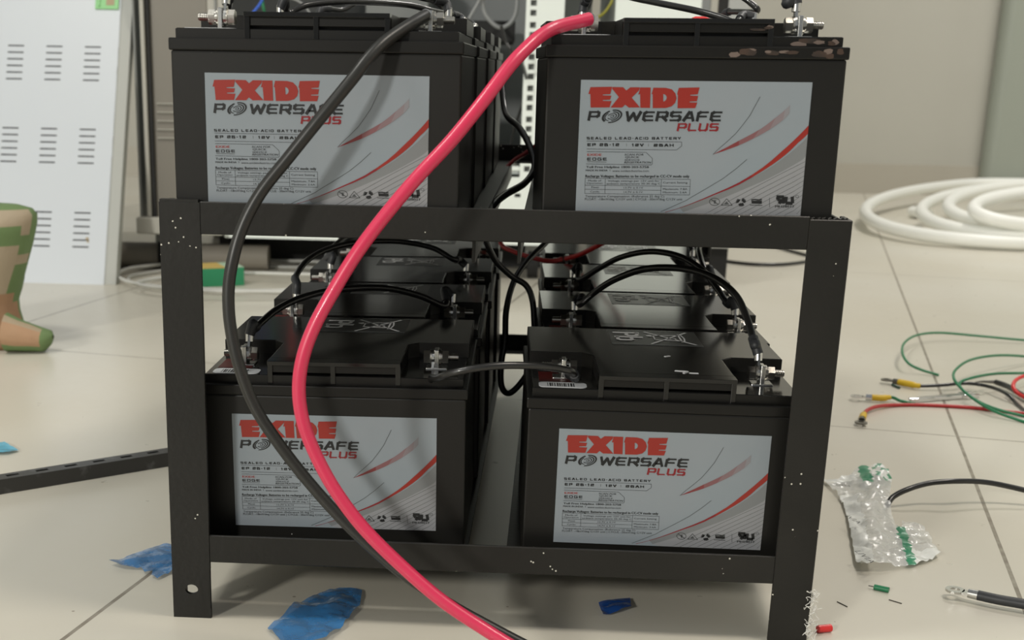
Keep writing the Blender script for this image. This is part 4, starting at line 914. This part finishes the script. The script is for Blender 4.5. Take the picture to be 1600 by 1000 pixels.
# slotted steel strip on the floor at the left
A = FZ(-60, 782, 0); Bv = FZ(300, 722, 0); d = Bv-A; L = d.length; d.normalize(); s_ = Vector((-d.y, d.x, 0))
mb = MB(); st = empty('slotted_angle', A); tag(st, 'black slotted steel angle lying on the floor at left', 'steel angle')
n = int(L/26)
def stripbox(u0, u1, v0, v1, z0, z1, m):
    vs = [(d*u+s_*v+Vector((0, 0, z))) for z in (z0, z1) for v in (v0, v1) for u in (u0, u1)]
    mb.add(vs, [(0, 2, 3, 1), (4, 5, 7, 6), (0, 1, 5, 4), (2, 6, 7, 3), (0, 4, 6, 2), (1, 3, 7, 5)], m)
M_st = mat('worn_black_steel', (.035, .034, .032, 1), .38, var=(70, (.10, .10, .10, 1), .55, .75))
for i in range(n+1):
    u = i*26; stripbox(u, u+15, 0, 14, 11, 13, M_st)
    if i < n: stripbox(u+15, u+26, 0, 4.5, 11, 13, M_st); stripbox(u+15, u+26, 9, 14, 11, 13, M_st)
stripbox(0, n*26+15, -1.5, 0, 0, 13, M_st); stripbox(0, n*26+15, 3, 13, 2, 4, M_dark)
mb.build('angle_flange', st)

# box, white cable coil, pale pipe
A = FZ(316, 449); Bv = FZ(382, 446); mb = MB(); Wb = (Bv-A).length
bx = empty('small_carton', A); bx.rotation_euler = (0, 0, math.atan2(Bv.y-A.y, Bv.x-A.x)); tag(bx, 'small green and yellow box on the floor behind the rack', 'box')
mb.box(0, Wb, 0, 62, 0, 30, M_boxg); mb.build('box_body', bx, .8)
mb = MB(); mb.box(0, Wb*.58, 0, 62, 30, 30.5, M_boxy); mb.box(Wb*.58, Wb, 0, 62, 30, 30.4, M_boxl); o = mb.build('box_top', bx); o['label'] = 'yellow and pale green printed top'
for i, (cx, cy, rx, ry) in enumerate(((400, 436, 200, 20), (390, 430, 208, 24), (405, 442, 190, 14))):
    P = []
    r5 = random.Random(i)
    for j in range(28):
        a = 2*math.pi*j/28; P.append(FZ(cx+rx*math.cos(a), cy+ry*math.sin(a)+r5.uniform(-1, 1), 3+i*6.2))
    mb = MB(); mb.tube([p-P[0] for p in crom(P, 3, True)], 3, M_whtw, 10); o = mb.build('white_cable'); o.location = P[0]*S
    tag(o, ('white cable loop lying lowest', 'white cable loop lying in the middle', 'white cable loop lying topmost')[i]+' of the three on the floor behind the rack', 'cable', 'white cable loops on the floor')
A = FZ(150, 396, 22); Bv = FZ(420, 402, 22)
mb = MB(); mb.cyl((0, 0, 0), Bv-A, 22, 22, mat('pale_foam', (.28, .255, .215, 1), .6), 24); o = mb.build('foam_tube'); o.location = A*S; tag(o, 'pale grey padded tube lying in front of the equipment cabinet', 'tube')

# ------------------------------------------------------------------ sack at the left edge
YS = 860
prof = [(566, -60), (560, 40), (548, 62), (530, 52), (515, 38), (500, 34), (485, 29), (470, 27), (455, 30), (440, 34), (425, 38), (410, 42), (395, 46), (380, 50), (365, 53), (350, 56), (335, 57), (326, 50), (320, 30), (318, 0)]
sk_ = empty('paper_sack', AY(-40, 566, YS)); sk_.location.z = 0; tag(sk_, 'brown sack with green bands standing at the left edge', 'sack')
org = sk_.location/S
vs = []; n = 32; zz = []
for i, (py, px) in enumerate(prof):
    e = AY(px, py, YS); z = max(e.z, 1.0); R = 105 if i > 1 else 105; ry = 62 if i < len(prof)-4 else 62-(i-len(prof)+5)*11
    cxx = e.x-R
    for j in range(n):
        a = 2*math.pi*j/n; w_ = 1+.05*noise.noise(Vector((math.cos(a)*2, math.sin(a)*2, i*.3)))
        vs.append(Vector((cxx+R*math.cos(a)*(w_ if abs(math.sin(a)) > .2 else 1), YS+ry*math.sin(a)*w_, z))-org)
mb = MB(); mb.v = [tuple(v) for v in vs]
def sackm(px, py):
    if py > 455 and px < 26+(py-455)*.05 - max(0, (490-py))*.25: return M_kraft
    if py < 328 or (360 < py < 391) or px > 44-max(0, py-395)*.12-(0 if py < 400 else (py-400)*.28): return M_sgreen
    if py > 455: return M_sgreen if py < 480 else M_kraft
    if py > 415 and abs(px-(32-(py-415)*.5)) < 6: return M_sgreen
    return M_sbeige
for i in range(len(prof)-1):
    for j in range(n):
        f = [i*n+j, i*n+(j+1) % n, (i+1)*n+(j+1) % n, (i+1)*n+j]
        q = sum((Vector(mb.v[k]) for k in f), Vector())/4+org; px, py = PX(q)
        mb.f.append(f); mb.sm.append(True); mb.mi.append(mb.mid(sackm(px, py)))
k = len(prof)-1; mb.f.append([k*n+j for j in range(n)]); mb.mi.append(mb.mid(M_sgreen)); mb.sm.append(False)
mb.f.append([j for j in range(n)][::-1]); mb.mi.append(mb.mid(M_kraft)); mb.sm.append(False)
mb.build('sack_body', sk_)
mb = MB()     # folded corner at the foot
n2 = 14; rings = [(12, 528, 24), (32, 530, 21), (52, 531, 18), (68, 529, 15), (79, 527, 10), (83, 526, 3)]
for i, (px, py, r) in enumerate(rings):
    c0 = AY(px, py+r*.1, YS-45); c0.z = max(c0.z, r*.95+.5)
    for j in range(n2):
        a = 2*math.pi*j/n2; w_ = 1+.2*noise.noise(Vector((math.cos(a)*1.5, math.sin(a)*1.5, i*.9)))
        p = c0+Vector((0, math.cos(a)*r*1.1*w_, math.sin(a)*r*w_*.95)); p.z = max(p.z, .5); mb.v.append(tuple(p-org))
for i in range(len(rings)-1):
    for j in range(n2):
        mb.f.append([i*n2+j, i*n2+(j+1) % n2, (i+1)*n2+(j+1) % n2, (i+1)*n2+j]); mb.sm.append(True)
        mb.mi.append(mb.mid(M_sgreen if (i >= 3 or j in (3, 8, 9)) else (M_sbeige if 0 <= j < 5 or j > 10 else M_kraft)))
mb.build('folded_corner', sk_)
